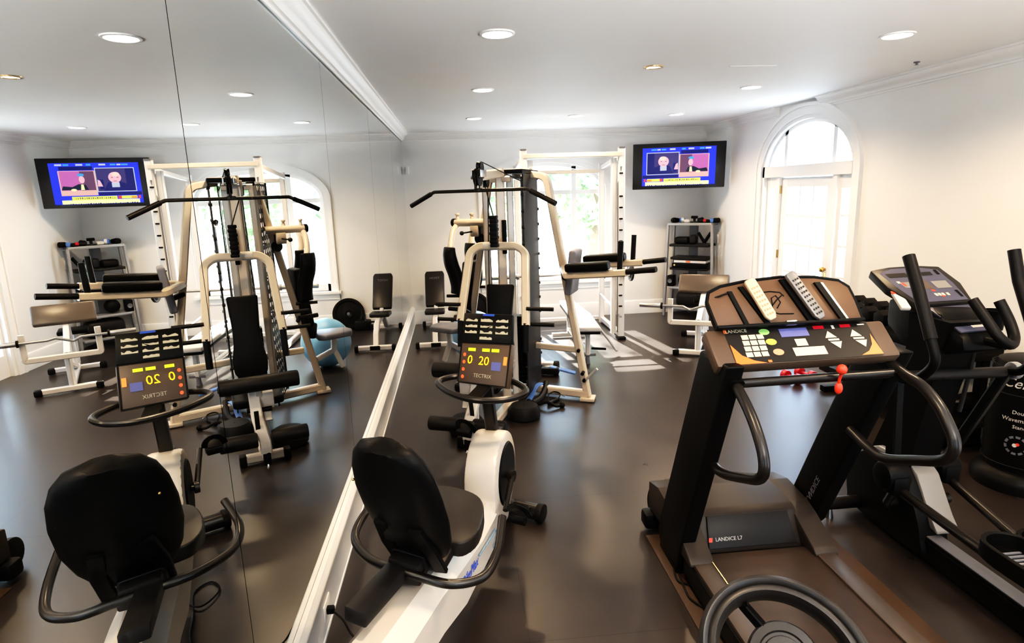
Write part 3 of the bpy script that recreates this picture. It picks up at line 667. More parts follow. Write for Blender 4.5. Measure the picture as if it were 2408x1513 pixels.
# low pulley foot rest and row plate
t.part('foot_rest', MB().lathe([(.005, .03), (.11, .03), (.13, .0), (.135, -.07), (.12, -.085)], G(.10, .17, .085), Z_, 28), 'rubber')
t.part('foot_rest', MB().lathe([(.005, .03), (.11, .03), (.135, .0), (.14, -.08), (.12, -.095)], G(-.30, -.20, .10), Z_, 28), 'rubber')
# pec station
jA, cap = V((.925, 5.525, 1.605)), V((.680, 5.722, 1.603)); pd_ = (cap-jA).normalized()
pb_ = t.part('pec_beam', MB().tube([jA+V((.04, -.02, 0)), cap], .034, 16), 'cream')
t.part('beam_cap', MB().cyl(cap-pd_*.005, cap+pd_*.03, .039, seg=18, bev=.006), 'black', pb_)
for p in (V((.70, 5.70, 1.60)), V((.83, 5.62, 1.60))):
    t.part('stud', MB().cyl(p, p+Z_*.07, .022, .012, 14).cyl(p+Z_*.07, p+Z_*.09, .020, seg=14, bev=.004), 'cream', pb_)
t.part('pull_pin', MB().cyl(V((.735, 5.42, 1.525)), V((.82, 5.50, 1.53)), .007, seg=8).sph(V((.73, 5.415, 1.525)), .020, u=12, v=8), 'satin', pb_)
t.part('pivot_block', MB().box((.86, 5.585, 1.53), (.09, .07, .10), (pd_, Z_.cross(pd_), Z_), .01), 'cream', pb_)
pulley(V((.89, 5.57, 1.46)), .045, pb_, pd_.cross(Z_)); t.part('pulley_hanger', MB().box((.89, 5.57, 1.52), (.02, .05, .09), bev=.004), 'black', pb_)
def pec(off, ln):
    o = V(off)
    a = t.part('pec_arm', MB().tube(smooth_path([V((.69, 5.71, 1.58))+o, V((.655, 5.64, 1.53))+o, V((.632, 5.56, 1.44))+o, V((.628, 5.50, 1.37))+o, V((.665, 5.50, 1.20))+o, V((.68, 5.49, 1.0))+o], 5), .026, 12), 'cream', label='curved cream pec arm')
    pp = [V((.615, 5.48, 1.40)), V((.613, 5.475, 1.33)), V((.628, 5.475, 1.24)), V((.655, 5.475, 1.15)), V((.665, 5.465, 1.06)), V((.655, 5.45, .985))]
    P2 = smooth_path([p+o for p in pp], 5); n = len(P2)
    mb = MB(); rings = []
    for i, p in enumerate(P2):
        w = .028+.034*math.sin(PI*min(1, (i/n)*1.1)); w = w if i not in (0, n-1) else w*.6
        rings.append([p+V((.8, .6, 0))*w*math.cos(k*PI/8)+V((-.6, .8, 0))*.075*math.sin(k*PI/8) for k in range(16)])
    t.part('pec_pad', mb.loft(rings), 'vinyl', a, ang=60)
    b0_ = pp[-1]+o
    t.part('pec_handle', MB().tube([b0_+V((-.085, .03, -.02)), b0_+V((.09, -.02, -.02))], .014, 10), 'foam', a)
pec((0, 0, 0), 1); pec((.20, .62, -.02), 1)
t.part('knee_pad', MB().cyl((.585, 5.50, .845), (.72, 5.40, .845), .02, seg=14).tube([(.72, 5.40, .845), (.76, 5.50, .80)], .02, 8), 'foam')
t.part('pec_back_pad', MB().box((.775, 5.74, .975), (.20, .075, .54), (V((.62, .78, 0)), V((-.78, .62, .12)).normalized(), V((.13, .06, .99)).normalized()), .022, 3), 'vinyl')
t.part('pec_roller', MB().cyl((.74, 5.90, .70), (.76, 5.87, .55), .055, seg=18, bev=.02), 'foam')
sq = [(-.17, -.12), (-.10, -.17), (.16, -.11), (.19, 0), (.16, .11), (-.10, .17), (-.17, .12)]
sx = V((-.90, .40, 0)).normalized()
st_ = t.part('pec_seat', MB().prism(sq, (.565, 5.97, .565), sx, V((-sx.y, sx.x, 0)), .055, bev=.016, seg=3), 'greyv', label='grey-topped seat of the pec station')
t.part('seat_stem', MB().tube([(.73, 5.90, .33), (.57, 5.97, .40), (.56, 5.98, .54)], .025, square=(.05, .05), rad=.03).tube([(.57, 5.97, .42), (.50, 6.0, .22)], .02, square=(.045, .045)), 'white', st_)
# knee-raise station on the right-hand leg
e1, p1 = V((.70, -.72, .10)).normalized(), V((.43, .90, 0)).normalized()
k0 = V((1.53, 4.80, 1.215))
t.part('knee_raise_frame', MB().tube([V((1.60, 5.28, 1.20)), k0+e1*.02-Z_*.02, k0+e1*.56-Z_*.015], .03, rad=.05, square=(.06, .055)).tube([V((1.60, 5.28, 1.20)), k0+p1*.60+e1*.02-Z_*.01, k0+p1*.60+e1*.60-Z_*.01], .03, rad=.05, square=(.06, .055)), 'cream')
for o_, L in ((0, .40), (.60, .42)):
    q = k0+p1*o_+Z_*.045
    t.part('arm_pad', MB().box(q+e1*(.01+L/2), (L, .13, .07), (e1, p1, e1.cross(p1)), .02, 3), 'vinyl')
    hnd = k0+p1*o_+e1*.56
    t.part('dip_grip', MB().tube([hnd-Z_*.01, hnd+e1*.24], .021, 12), 'foam')
    hv = k0+p1*o_+e1*.50
    t.part('vertical_grip', MB().tube([hv, hv+Z_*.22+e1*.01], .021, 12), 'foam')
bz = V((.10, -.10, .99)).normalized(); bx = V(p1); by = bz.cross(bx)
t.part('knee_back_pad', MB().box((1.66, 5.12, 1.185), (.26, .06, .38), (bx, by, bz), .018, 3), 'greyv', label='charcoal back pad of the knee-raise station')
t.part('pad_hanger', MB().tube([(1.60, 5.26, 1.12), (1.65, 5.14, 1.10)], .02, square=(.04, .04)), 'satin')
# lat bar, hanging from the pulley cable
lb = Thing('lat_pulldown_bar', 'long black lat pulldown bar with angled ends hanging from the gym top pulley', 'exercise bar', (.851, 4.45, 1.75))
LP = [V((.350, 4.845, 1.785)), V((.531, 4.743, 1.882)), V((1.17, 4.202, 1.883)), V((1.334, 4.042, 1.785))]
br_ = lb.part('bar', MB().tube(LP, .0125, 12, rad=.05), 'satin')
for a, b in ((LP[0], LP[1]), (LP[3], LP[2])): lb.part('grip', MB().tube([a+(a-b)*.02, a+(b-a)*.86], .0175, 12), 'foam')
lb.part('swivel_clip', MB().torus((.8507, 4.4585, 1.906), (.64, -.54, 0), .018, .005, 16, 8).box((.851, 4.47, 1.885), (.06, .035, .03), (V((.763, -.646, 0)), V((.646, .763, 0)), Z_), .008), 'satin')

# ------------------------------------------------------------------ power rack by the back window
t = Thing('power_rack', 'tall white power rack standing at the back window', 'weight rack', (2.12, 7.85, 0))
xl, xr, yf, yb, hz = 1.515, 2.70, 7.42, 8.40, 2.335
for x, y, h, sx, w in ((xl, yf, hz, -1, .07), (xr, yf, hz, 1, .07), (xl+.01, yb, 2.2, -1, .06), (xr-.01, yb, 2.2, 1, .06)):
    u = t.part('post', MB().tube([(x, y, .0), (x, y, h)], .03, square=(w, w+.01), up=(1, 0, 0)), 'white')
    if y == yf:
        mb = MB()
        for k in range(13):
            z = .42+.135*k
            if 1.84 < z < 1.95: continue
            mb.cyl((x-sx*.036, y-.043, z), (x+sx*.006, y-.043, z), .0095, seg=8)
        t.part('peg_row', mb, 'black', u)
        t.part('post_cap', MB().box((x, y, h+.005), (.075, .085, .02), bev=.006), 'grey', u)
for sx, x in ((-1, xl), (1, xr)):
    g = t.part('upright_channel', MB().tube([(x-sx*.085, yf+.04, .06), (x-sx*.085, yf+.04, 2.22)], .03, square=(.075, .06), up=(1, 0, 0)), 'white')
    t.part('guide_rod', MB().tube([(x-sx*.042, yf-.01, .08), (x-sx*.042, yf-.01, 1.92), (x-sx*.02, yf-.012, 1.97), (x-sx*.012, yf-.03, 2.12)], .0125, 10, rad=.03), 'grey', g, label='grey guide rod with bent top')
    t.part('side_rail', MB().tube([(x, yf, 2.24), (x, yb, 2.14)], .03, square=(.06, .06)), 'white'); t.part('floor_rail', MB().tube([(x, yf, .05), (x, yb+.1, .05)], .03, square=(.06, .07)), 'white')
    t.part('safety_bar', MB().tube([(x-sx*.03, yf-.12, .30), (x-sx*.03, yb, .42)], .014, 10), 'silver')
    t.part('rubber_foot', MB().box((x, yf-.03, .015), (.09, .14, .03), bev=.006), 'rubber')
t.part('top_bar', MB().tube([(xl, yf-.01, 2.265), (xr, yf-.01, 2.265)], .03, square=(.07, .055)), 'cream')
t.part('top_bar', MB().tube([(xl, yb, 2.1), (xr, yb, 2.1)], .03, square=(.05, .05)), 'cream')
t.part('rear_cross_bar', MB().tube([(xl, yb+.05, .06), (xr, yb+.05, .06)], .03, square=(.06, .06)), 'white')
for sx, x in ((-1, xl), (1, xr)): t.part('bar_hook', MB().box((x, yf-.055, .875), (.05, .03, .09), bev=.006).box((x, yf-.09, .825), (.05, .07, .018), bev=.004).box((x, yf-.12, .85), (.05, .014, .06), bev=.004), 'silver')
bb = Thing('barbell', 'steel barbell lying across the white power rack', 'barbell', (2.05, 7.33, .83))
bb.part('bar', MB().cyl((1.40, 7.33, .852), (2.76, 7.33, .852), .0145, seg=14), 'steel')
for a, b in ((1.40, .96), (2.76, 3.10)):
    s_ = bb.part('sleeve', MB().cyl((a, 7.33, .852), (b, 7.33, .852), .026, seg=18, bev=.003), 'steel')
    bb.part('collar', MB().cyl((a-.015, 7.33, .852), (a+.015, 7.33, .852), .040, seg=20, bev=.004), 'steel', s_)
single('weight_plate', MB().lathe([(.026, -.014), (.05, -.020), (.07, -.012), (.095, -.012), (.105, -.016), (.112, -.01), (.112, .01), (.105, .016), (.095, .012), (.07, .012), (.05, .02), (.026, .014), (.026, -.014)], (2.80, 7.33, .852), X_, 36), 'plater', 'small grey weight plate on the end of the rack barbell', 'weight plate', (2.80, 7.33, .74))
# pale bench inside the rack
t = Thing('flat_bench', 'white-topped flat bench standing inside the power rack', 'weight bench', (2.05, 7.0, 0))
pts = [(1.895, 6.17), (2.14, 6.13), (2.20, 6.9), (2.165, 7.80), (1.99, 7.82), (1.955, 6.9)]
t.part('pad', MB().prism(pts, (0, 0, .425), X_, Y_, .05, bev=.014, seg=3), 'whitev', label='sunlit white bench pad')
t.part('pad_board', MB().prism([((x-2.03)*.97+2.03, (y-7)*.985+7) for x, y in pts], (0, 0, .385), X_, Y_, .03, bev=.006), 'black')
t.part('frame', MB().tube([(2.04, 6.32, .35), (2.07, 7.72, .35)], .03, square=(.06, .05)).tube([(2.045, 6.36, .36), (2.045, 6.36, .10)], .03, square=(.055, .05), up=(1, 0, 0)).tube([(2.07, 7.6, .36), (2.07, 7.6, .05)], .03, square=(.055, .05), up=(1, 0, 0)).tube([(1.85, 7.6, .04), (2.29, 7.6, .04)], .03, square=(.06, .05)).tube([(2.045, 6.36, .12), (2.07, 7.6, .12)], .02, square=(.05, .04)), 'white')
t.part('front_foot', MB().tube([(1.96, 6.36, .10), (2.13, 6.36, .10)], .02, square=(.05, .03)).cyl((2.045, 6.36, .0), (2.045, 6.36, .10), .03, .02, seg=14), 'grey')
t.part('pull_pin', MB().cyl((2.12, 6.50, .13), (2.27, 6.44, .13), .014, seg=12), 'black')
t.part('side_handle', MB().tube([(2.18, 6.85, .36), (2.27, 6.80, .30), (2.37, 6.72, .16), (2.44, 6.62, .05)], .014, 10), 'silver')
# ------------------------------------------------------------------ adjustable bench in the corner by the mirror
t = Thing('adjustable_bench', 'black adjustable bench with raised back and white base in the corner beside the mirror', 'weight bench', (.36, 7.9, 0))
bn_ = V((0, .68, .73)).normalized(); bn2 = V((0, -.73, .68))
bp = [(-.125, -.29), (-.13, -.25), (-.135, .24), (-.115, .285), (.115, .285), (.135, .24), (.13, -.25), (.125, -.29)]
q = V((.355, 8.43, .585))
pd_ = t.part('back_pad', MB().prism(bp, q, X_, bn_, .055, bev=.016, seg=3), 'vinylb')
t.part('pad_lettering', MB().text('HOIST', .05, q+bn_*.16+bn2*.029, X_, bn_, .0005), 'grey', pd_)
t.part('seat_pad', MB().prism([(-.11, -.17), (-.13, -.14), (-.13, .16), (.13, .16), (.13, -.14), (.11, -.17)], (.355, 8.02, .345), X_, V((0, .99, -.08)), .055, bev=.016, seg=3), 'vinylb')
t.part('frame', MB().tube([(.36, 7.42, .06), (.36, 7.50, .20), (.36, 7.70, .30), (.36, 8.30, .30)], .03, rad=.10, square=(.065, .06)).tube([(.36, 8.25, .30), (.36, 8.62, .06)], .03, square=(.06, .05)).tube([(.36, 8.15, .32), (.36, 8.50, .56)], .02, square=(.05, .04)), 'white')
for y, w in ((7.40, .205), (8.66, .18)):
    f = t.part('foot_bar', MB().tube([(.37-w, y, .045), (.37+w, y, .045)], .03, square=(.06, .06)), 'white')
    for sg in (-1, 1): t.part('foot_cap', MB().box((.37+sg*(w+.02), y, .042), (.05, .075, .075), bev=.012), 'rubber', f)
t.part('foot_tread', MB().box((.37, 7.365, .05), (.12, .01, .05), bev=.003), 'rubber')
t.part('adjust_lever', MB().tube([(.37, 7.9, .27), (.50, 7.9, .27)], .012, 8), 'black')

# ------------------------------------------------------------------ preacher curl bench
r_, f_ = V((.89, -.45, 0)).normalized(), V((-.45, -.89, 0)).normalized()
t = Thing('preacher_bench', 'white preacher curl bench with brown angled arm pad near the corner shelf', 'weight bench', (3.4, 6.6, 0))
O = V((3.24, 6.31, 0))
sd = V(f_*.46-Z_*.888).normalized(); pc_ = V((3.545, 6.865, .735))
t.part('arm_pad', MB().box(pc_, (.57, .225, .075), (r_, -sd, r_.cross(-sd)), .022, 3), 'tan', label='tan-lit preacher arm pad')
t.part('pad_plate', MB().box(pc_+r_.cross(sd)*.0-V((r_.cross(-sd)))*.045, (.4, .18, .012), (r_, -sd, r_.cross(-sd)), .003), 'black')
U1, U2 = O-r_*.28, O+r_*.34
t.part('hook_frame', MB().tube([U1+Z_*.66, U1+Z_*.40, U2+Z_*.40, U2+Z_*.66], .02, square=(.055, .045), rad=.015, up=tuple(f_)), 'white', label='U-shaped white bar hook frame')
post = O+V((.06, .09, 0))
t.part('front_post', MB().tube([post+Z_*.05, post+Z_*.42], .03, square=(.06, .05)), 'white')
t.part('frame', MB().tube([post+Z_*.40, pc_-f_*.02-Z_*.10], .03, square=(.055, .05)).tube([post+Z_*.07, V((3.72, 7.22, .07))], .03, square=(.06, .05)).tube([pc_-f_*.03-Z_*.05, V((3.62, 7.02, .07))], .03, square=(.055, .05)).tube([post+Z_*.30, V((3.62, 7.02, .10))], .02, square=(.05, .04)), 'white')
for c, w in ((V((3.32, 6.375, 0)), .235), (V((3.72, 7.22, 0)), .22)):
    fo = t.part('foot_bar', MB().tube([c-r_*w+Z_*.045, c+r_*w+Z_*.045], .03, square=(.055, .055)), 'white')
    for sg in (-1, 1): t.part('foot_cap', MB().box(c+r_*sg*(w+.025)+Z_*.04, (.075, .075, .07), (r_, -f_, Z_), .016), 'rubber', fo)
t.part('seat_pad', MB().prism([(-.15, -.14), (.15, -.14), (.15, .14), (-.15, .14)], V((3.82, 7.42, .44)), r_, -f_, .05, bev=.016), 'vinyl')
t.part('seat_post', MB().tube([V((3.80, 7.36, .06)), V((3.81, 7.40, .42))], .03, square=(.05, .05)), 'white')
t.part('knob', MB().cyl(post+f_*.03+Z_*.40, post+f_*.08+Z_*.40, .022, seg=12), 'black')
ez = Thing('curl_bar', 'chrome zigzag curl bar resting in the hooks of the preacher bench', 'barbell', O+Z_*.56)
zz = [(-.60, 0), (-.26, 0), (-.14, 0), (-.07, -.035), (.07, -.035+.05), (.14, 0), (.26, 0), (.60, 0)]
ez.part('bar', MB().tube([O+r_*a+Z_*(.585+b)+f_*.035 for a, b in zz], .0135, 10, rad=.03), 'steel')
for sg in (-1, 1):
    a = O+r_*sg*.36+Z_*.585+f_*.035
    s_ = ez.part('sleeve', MB().cyl(a, a+r_*sg*.25, .025, seg=16, bev=.003), 'steel')
    ez.part('collar', MB().cyl(a, a+r_*sg*.02, .036, seg=18, bev=.003), 'black', s_)

# ------------------------------------------------------------------ corner television
TL, TR, BRt, BLt = V((3.115, 8.35, 2.432)), V((4.275, 8.03, 2.430)), V((4.255, 8.01, 1.838)), V((3.103, 8.33, 1.836))
mb, nT = slab(BLt, BRt, TR, TL, .07, .008)
t = Thing('television', 'wide flat television mounted high across the back corner showing a news show', 'television', ((TL+BRt)/2-nT*.035))
tv = t.part('case', mb, 'black_scr')
SCN = dict(blue=em('screen_blue', (.03, .05, .80), .9), navy=em('screen_navy', (.015, .02, .22), .6), ind=em('screen_indigo', (.10, .08, .30), .5), yel=em('screen_yellow', (.72, .72, .12), .9), pale=em('screen_pale_yellow', (.85, .85, .40), .9), cyan=em('screen_cyan', (.08, .35, .75), .8), pink=em('screen_pink', (.55, .16, .42), .8), skin=em('screen_skin', (.85, .42, .50), .9), skin2=em('screen_light_skin', (.95, .60, .50), .9), white=em('screen_white', (.6, .65, .8), .7), red=em('screen_red', (.75, .08, .08), .8), or_=em('screen_orange', (.9, .32, .06), .8), salmon=em('screen_salmon', (.85, .45, .40), .8), dk=em('screen_dark', (.02, .03, .08), .5), brown=em('screen_brown', (.22, .10, .20), .6), hair=em('screen_grey', (.35, .28, .34), .6))
P0 = uvp(BLt, BRt, TR, TL, nT, .001)
def sc(*rs, d=0.0):
    mb = MB(); P = uvp(BLt, BRt, TR, TL, nT, .0012+d)
    for r in rs:
        if len(r) == 4: mb.quad(P(r[0], r[1]), P(r[2], r[1]), P(r[2], r[3]), P(r[0], r[3]))
        elif r[0] == 'e': disk(mb, P, r[1], r[2], r[3], r[4], 24)
        else: mb.add([P(*q) for q in r[1]], [tuple(range(len(r[1])))])
    return mb
scr = t.part('screen', sc((.105, .06, .895, .90)), SCN['blue'], label='blue television picture of two talking people')
def scp(nm, m, d, *rs): t.part(nm, sc(*rs, d=d), SCN[m], scr)
scp('picture_band', 'navy', .0002, (.52, .755, .81, .83), (.11, .235, .50, .305), (.105, .06, .895, .075))
scp('picture_strip', 'cyan', .0003, (.20, .845, .26, .875), (.31, .845, .36, .875), (.53, .845, .57, .88), (.72, .845, .77, .88)); scp('picture_strip', 'white', .0003, (.265, .845, .30, .875), (.40, .845, .46, .88), (.60, .845, .66, .88), (.78, .845, .84, .88))
scp('left_picture', 'white', .0003, (.15, .31, .505, .80)); scp('left_picture', 'ind', .0005, (.158, .325, .498, .785))
scp('left_picture', 'navy', .0007, (.16, .33, .235, .78), ('p', [(.19, .33), (.22, .46), (.30, .52), (.40, .50), (.45, .33)]), (.44, .36, .48, .56))
scp('left_picture', 'white', .0009, ('p', [(.30, .40), (.30, .50), (.37, .50), (.37, .40)])); scp('left_picture', 'skin', .0011, ('e', .335, .60, .115, .22), ('p', [(.45, .42), (.47, .54), (.49, .56), (.495, .42)])); scp('left_picture', 'skin2', .0013, ('e', .325, .665, .07, .09)); scp('left_picture', 'hair', .0015, ('e', .31, .60, .022, .02), ('e', .36, .60, .022, .02), ('e', .335, .525, .04, .015))
scp('right_picture', 'salmon', .0003, (.505, .245, .825, .745)); scp('right_picture', 'pink', .0005, (.64, .35, .815, .735)); scp('right_picture', 'brown', .0006, (.515, .35, .64, .735))
scp('right_picture', 'dk', .0007, ('p', [(.58, .36), (.60, .46), (.66, .48), (.72, .42), (.80, .44), (.815, .36)])); scp('right_picture', 'skin', .0009, ('e', .628, .565, .05, .15)); scp('right_picture', 'pale', .0011, ('p', [(.615, .36), (.62, .47), (.64, .47), (.648, .36)]), ('e', .71, .36, .05, .05)); scp('right_picture', 'cyan', .0009, ('e', .632, .66, .06, .06))
scp('caption_band', 'pale', .0005, (.14, .075, .83, .155)); scp('caption_band', 'yel', .0006, (.34, .155, .74, .225), (.16, .165, .30, .225)); scp('caption_band', 'red', .0007, (.30, .165, .33, .225), (.125, .16, .145, .225)); scp('caption_band', 'or_', .0008, (.155, .17, .21, .21))
rn = random.Random(5)
scp('caption_letter', 'navy', .0009, *[(.16+.022*k, .068, .16+.022*k+.012*rn.random()+.004, .078+.012*rn.random()) for k in range(28)])
scp('caption_letter', 'ind', .0010, *[(.36+.019*k, .175, .36+.019*k+.006+.005*rn.random(), .185+.02*rn.random()) for k in range(19)])
t.part('wall_arm', MB().tube([(TL+BRt)/2-nT*.06, V((4.1, 8.62, 2.14)), V((4.34, 8.86, 2.14))], .03, square=(.07, .06)).box((TL+BRt)/2-nT*.075, (.4, .02, .3), ((TR-TL).normalized(), nT, Z_), .004), 'black')

# ------------------------------------------------------------------ corner shelf and what stands on it
e_, b_ = V((.75, -.66, 0)).normalized(), V((.66, .75, 0)).normalized()
SL = V((3.742, 8.643, 0)); SW = .60
def S(u, v, z): return SL+e_*u+b_*(v-.0)+Z_*z
t = Thing('corner_shelf', 'grey-silver five-tier accessory shelf set across the back corner', 'shelf', S(.32, .1, 0))
tiers = [(1.335, 0, 'top'), (1.035, .03, ''), (.85, .05, ''), (.70, .045, ''), (.42, .03, ''), (.12, .0, '')]
for sg in (0, 1):
    u0, u1 = (-.015, -.055) if sg == 0 else (SW+.015, SW+.055)
    t.part('side_panel', MB().tube([S(u1, -.0, 0), S(u0+(0), -.0, 1.33)], .02, square=(.055, .03), up=tuple(e_)).tube([S(u1, .28, 0), S(u0, .24, 1.30)], .02, square=(.05, .025), up=tuple(e_)), 'silver')
for z, ins, nm in tiers:
    t.part('shelf_board', MB().box(S(SW/2, .12, z), (SW+.03-ins*2, .30, .035), (e_, b_, Z_), .006), 'silver' if z in (1.335, .42, .12) else 'dgrey')
t.part('back_spine', MB().box(S(SW*.45, .26, .67), (.13, .02, 1.3), (e_, b_, Z_), .004), 'grey')
def onshelf(name, mb, m, label, cat, at, group=None): return single(name, mb, m, label, cat, at, group)
zt = 1.353
def lump(c, sx, sy, sz, wob=.15, seed=0):
    rr = random.Random(seed); b = bmesh.new(); bmesh.ops.create_icosphere(b, subdivisions=3, radius=1)
    for v in b.verts:
        f = 1+wob*math.sin(v.co.x*4+seed)*math.cos(v.co.y*3+seed*2); v.co = V((v.co.x*sx*f, v.co.y*sy*f, max(-sz*.8, v.co.z*sz*f)))
    m = Matrix((e_, b_, Z_)).transposed().to_4x4(); m.translation = V(c); return MB().bm(b, m)
# gloves, straps and gadgets along the top
onshelf('training_glove', lump(S(.05, .08, zt+.032), .06, .06, .04, .2, 1), 'black', 'black training glove at the mirror end of the corner shelf top', 'glove', S(.05, .08, zt))
g = Thing('wrist_wrap', 'white and blue rolled wrist wrap on the corner shelf top', 'wrist wrap', S(.16, .08, zt))
g.part('roll', MB().cyl(S(.13, .06, zt+.035), S(.19, .10, zt+.035), .035, seg=18, bev=.004), 'bluerub'); g.part('band', MB().cyl(S(.145, .07, zt+.035), S(.175, .09, zt+.035), .037, seg=18), 'white')
onshelf('folded_towel', MB().box(S(.235, .10, zt+.022), (.08, .12, .044), (e_, b_, Z_), .014, 3), 'white', 'small white folded cloth on the corner shelf top', 'towel', S(.235, .10, zt))
g = Thing('push_up_grip', 'black pedestal push-up grip standing on the corner shelf top', 'exercise grip', S(.33, .10, zt))
g.part('base', MB().lathe([(.002, .02), (.055, .016), (.06, 0), (.002, 0)], S(.33, .10, zt)), 'dgrey'); g.part('stem', MB().cyl(S(.33, .10, zt+.015), S(.33, .10, zt+.06), .018, seg=12), 'dgrey'); g.part('handle', MB().cyl(S(.285, .10, zt+.075), S(.375, .10, zt+.075), .02, seg=14, bev=.005), 'black')
onshelf('hand_strap', lump(S(.43, .09, zt+.03), .05, .05, .04, .25, 4), 'rubber', 'coiled black strap on the corner shelf top', 'strap', S(.43, .09, zt))
g = Thing('resistance_tube', 'black resistance tube with red sleeve on the corner shelf top', 'exercise band', S(.52, .10, zt))
g.part('tube', MB().torus(S(.52, .10, zt+.022), Z_, .05, .02, 24, 10), 'rubber'); g.part('sleeve', MB().cyl(S(.48, .05, zt+.03), S(.52, .045, zt+.03), .022, seg=12), 'dred')
onshelf('water_bottle', MB().cyl(S(.585, .05, zt+.03), S(.60, .17, zt+.03), .03, .03, 16, .006), 'bluerub', 'blue bottle lying on the corner shelf top', 'bottle', S(.59, .1, zt))
onshelf('training_glove', lump(S(.645, .10, zt+.03), .045, .06, .04, .2, 8), 'black', 'black training glove at the door end of the corner shelf top', 'glove', S(.645, .1, zt))
z2 = 1.053
g = Thing('hand_gripper', 'black V-shaped hand gripper on the second shelf of the corner rack', 'exercise grip', S(.50, .08, z2))
g.part('arm', MB().tube([S(.49, .08, z2+.02), S(.40, .08, z2+.16)], .022, 10).tube([S(.49, .08, z2+.02), S(.575, .08, z2+.16)], .022, 10), 'black'); g.part('spring', MB().torus(S(.49, .08, z2+.025), b_, .018, .006, 16, 8), 'steel')
onshelf('ankle_weight', MB().box(S(.17, .08, z2+.05), (.20, .16, .10), (e_, b_, Z_), .035, 3), 'foam', 'black padded ankle weight on the second shelf of the corner rack', 'ankle weight', S(.17, .08, z2))
onshelf('ankle_weight', MB().box(S(.33, .09, z2+.065), (.09, .14, .13), (e_, b_, Z_), .03, 3), 'dgrey', 'upright charcoal ankle weight beside the hand gripper on the corner rack', 'ankle weight', S(.33, .09, z2))
z4 = .718
g = Thing('dvd_player', 'flat black electronics box on the fourth shelf of the corner rack', 'player', S(.32, .1, z4)); g.part('case', MB().box(S(.32, .08, z4+.035), (.50, .26, .07), (e_, b_, Z_), .006), 'black'); g.part('button', MB().cyl(S(.11, -.05, z4+.04), S(.11, -.057, z4+.04), .014, seg=14), 'brass')
g = Thing('exercise_step', 'white box with orange print under the third shelf of the corner rack', 'box', S(.32, .1, z4+.07)); g.part('box', MB().box(S(.32, .08, z4+.088), (.46, .22, .034), (e_, b_, Z_), .005), 'white'); g.part('print', MB().box(S(.30, -.031, z4+.09), (.06, .002, .024), (e_, b_, Z_)), 'orange')
onshelf('medicine_ball', MB().sph(S(.22, .08, .4375+.095), .095, (1, 1, .98)), 'rubber', 'black medicine ball on the fifth shelf of the corner rack', 'ball', S(.22, .08, .438))
g = Thing('speaker_box', 'small black stacked speaker on the fifth shelf of the corner rack', 'speaker', S(.03, .03, .438)); g.part('case', MB().box(S(.04, .03, .438+.08), (.09, .12, .16), (e_, b_, Z_), .008), 'black'); g.part('cone', MB().lathe([(.002, 0), (.02, .004), (.032, .008)], S(.04, -.034, .52), -b_, 18), 'grey')
onshelf('gym_bag', MB().box(S(.34, .10, .137+.115), (.46, .24, .23), (e_, b_, Z_), .07, 3), 'dgrey', 'grey-black gym bag on the bottom shelf of the corner rack', 'bag', S(.34, .1, .137))

# ------------------------------------------------------------------ treadmill
t = Thing('treadmill', 'large black treadmill with brown console and looped side rails', 'treadmill', (2.03, 1.7, 0))
t.part('deck', MB().box((2.03, 1.55, .095), (.70, 2.0, .10), bev=.012), 'black')
t.part('belt', MB().box((2.03, 1.53, .1475), (.515, 1.98, .012), bev=.003), 'belt', label='brown-black running belt')
for sg, x in ((-1, 1.733), (1, 2.327)): t.part('foot_rail', MB().box((x, 1.52, .152), (.088, 1.94, .026), bev=.006), 'rail')
t.part('belt_edge_strip', MB().box((1.777, 1.9, .1675), (.004, 1.1, .004)), 'brass')
# motor hood with two shoulders
hp_ = [(2.56, .15), (2.645, .285), (2.68, .30), (2.90, .315), (3.08, .27), (3.17, .16), (3.17, .06), (2.56, .06)]
t.part('motor_hood', MB().prism(hp_, (2.03, 0, 0), Y_, Z_, .52, bev=.010), 'hood', label='grey-brown motor hood')
fa, fb = V((2.03, 2.556, .150)), V((2.03, 2.640, .284)); fy = (fb-fa).normalized(); fn = X_.cross(fy)
hf = t.part('hood_front', MB().prism([(-.22, .004), (.22, .004), (.205, .155), (-.205, .155)], fa+fn*.006, X_, fy, .012, bev=.003), 'dgrey')
t.part('lettering', MB().text('LANDICE L7', .025, fa+fy*.045+fn*.0125-X_*.115, X_, fy, .001), 'print_', hf)
t.part('red_mark', MB().prism([(-.012, -.010), (.006, -.010), (.010, .010), (-.008, .010)], fa+fy*.045+fn*.0125-X_*.205, X_, fy, .001), 'red', hf)
for sg, x in ((-1, 1.733), (1, 2.327)):
    t.part('hood_shoulder', MB().prism([(2.43, .165), (2.455, .185), (2.62, .262), (2.70, .29), (2.90, .315), (3.05, .28), (3.05, .12), (2.43, .15)], (x+sg*.005, 0, 0), Y_, Z_, .115, bev=.010), 'hood')
for sg, x, up_y in ((-1, 1.700, [(2.84, .05), (2.868, .12), (2.39, 1.20), (2.125, 1.20), (2.535, .20), (2.58, .05)]), (1, 2.432, [(2.89, .10), (2.93, .15), (2.425, 1.20), (2.19, 1.20), (2.665, .20), (2.70, .16)])):
    u = t.part('upright', MB().prism(up_y, (x, 0, 0), Y_, Z_, .075, bev=.014, seg=3), 'black')
    t.part('upright_foot', MB().box((x, 2.72, .05), (.07, .26, .10), bev=.02), 'black', u)
    t.part('transport_wheel', MB().lathe([(.002, -.02), (.07, -.022), (.085, -.015), (.085, .015), (.07, .022), (.002, .02)], (x-sg*.03, 3.12, .095), X_, 24), 'rubber', u)
t.part('upright_lettering', MB().text('LANDICE', .045, V((2.3925, 2.68, .36)), V((0, -.42, .9)).normalized(), V((0, -.9, -.42)), .001), 'grey')
t.part('front_bar', MB().box((2.03, 3.02, .07), (.80, .10, .09), bev=.02), 'black')
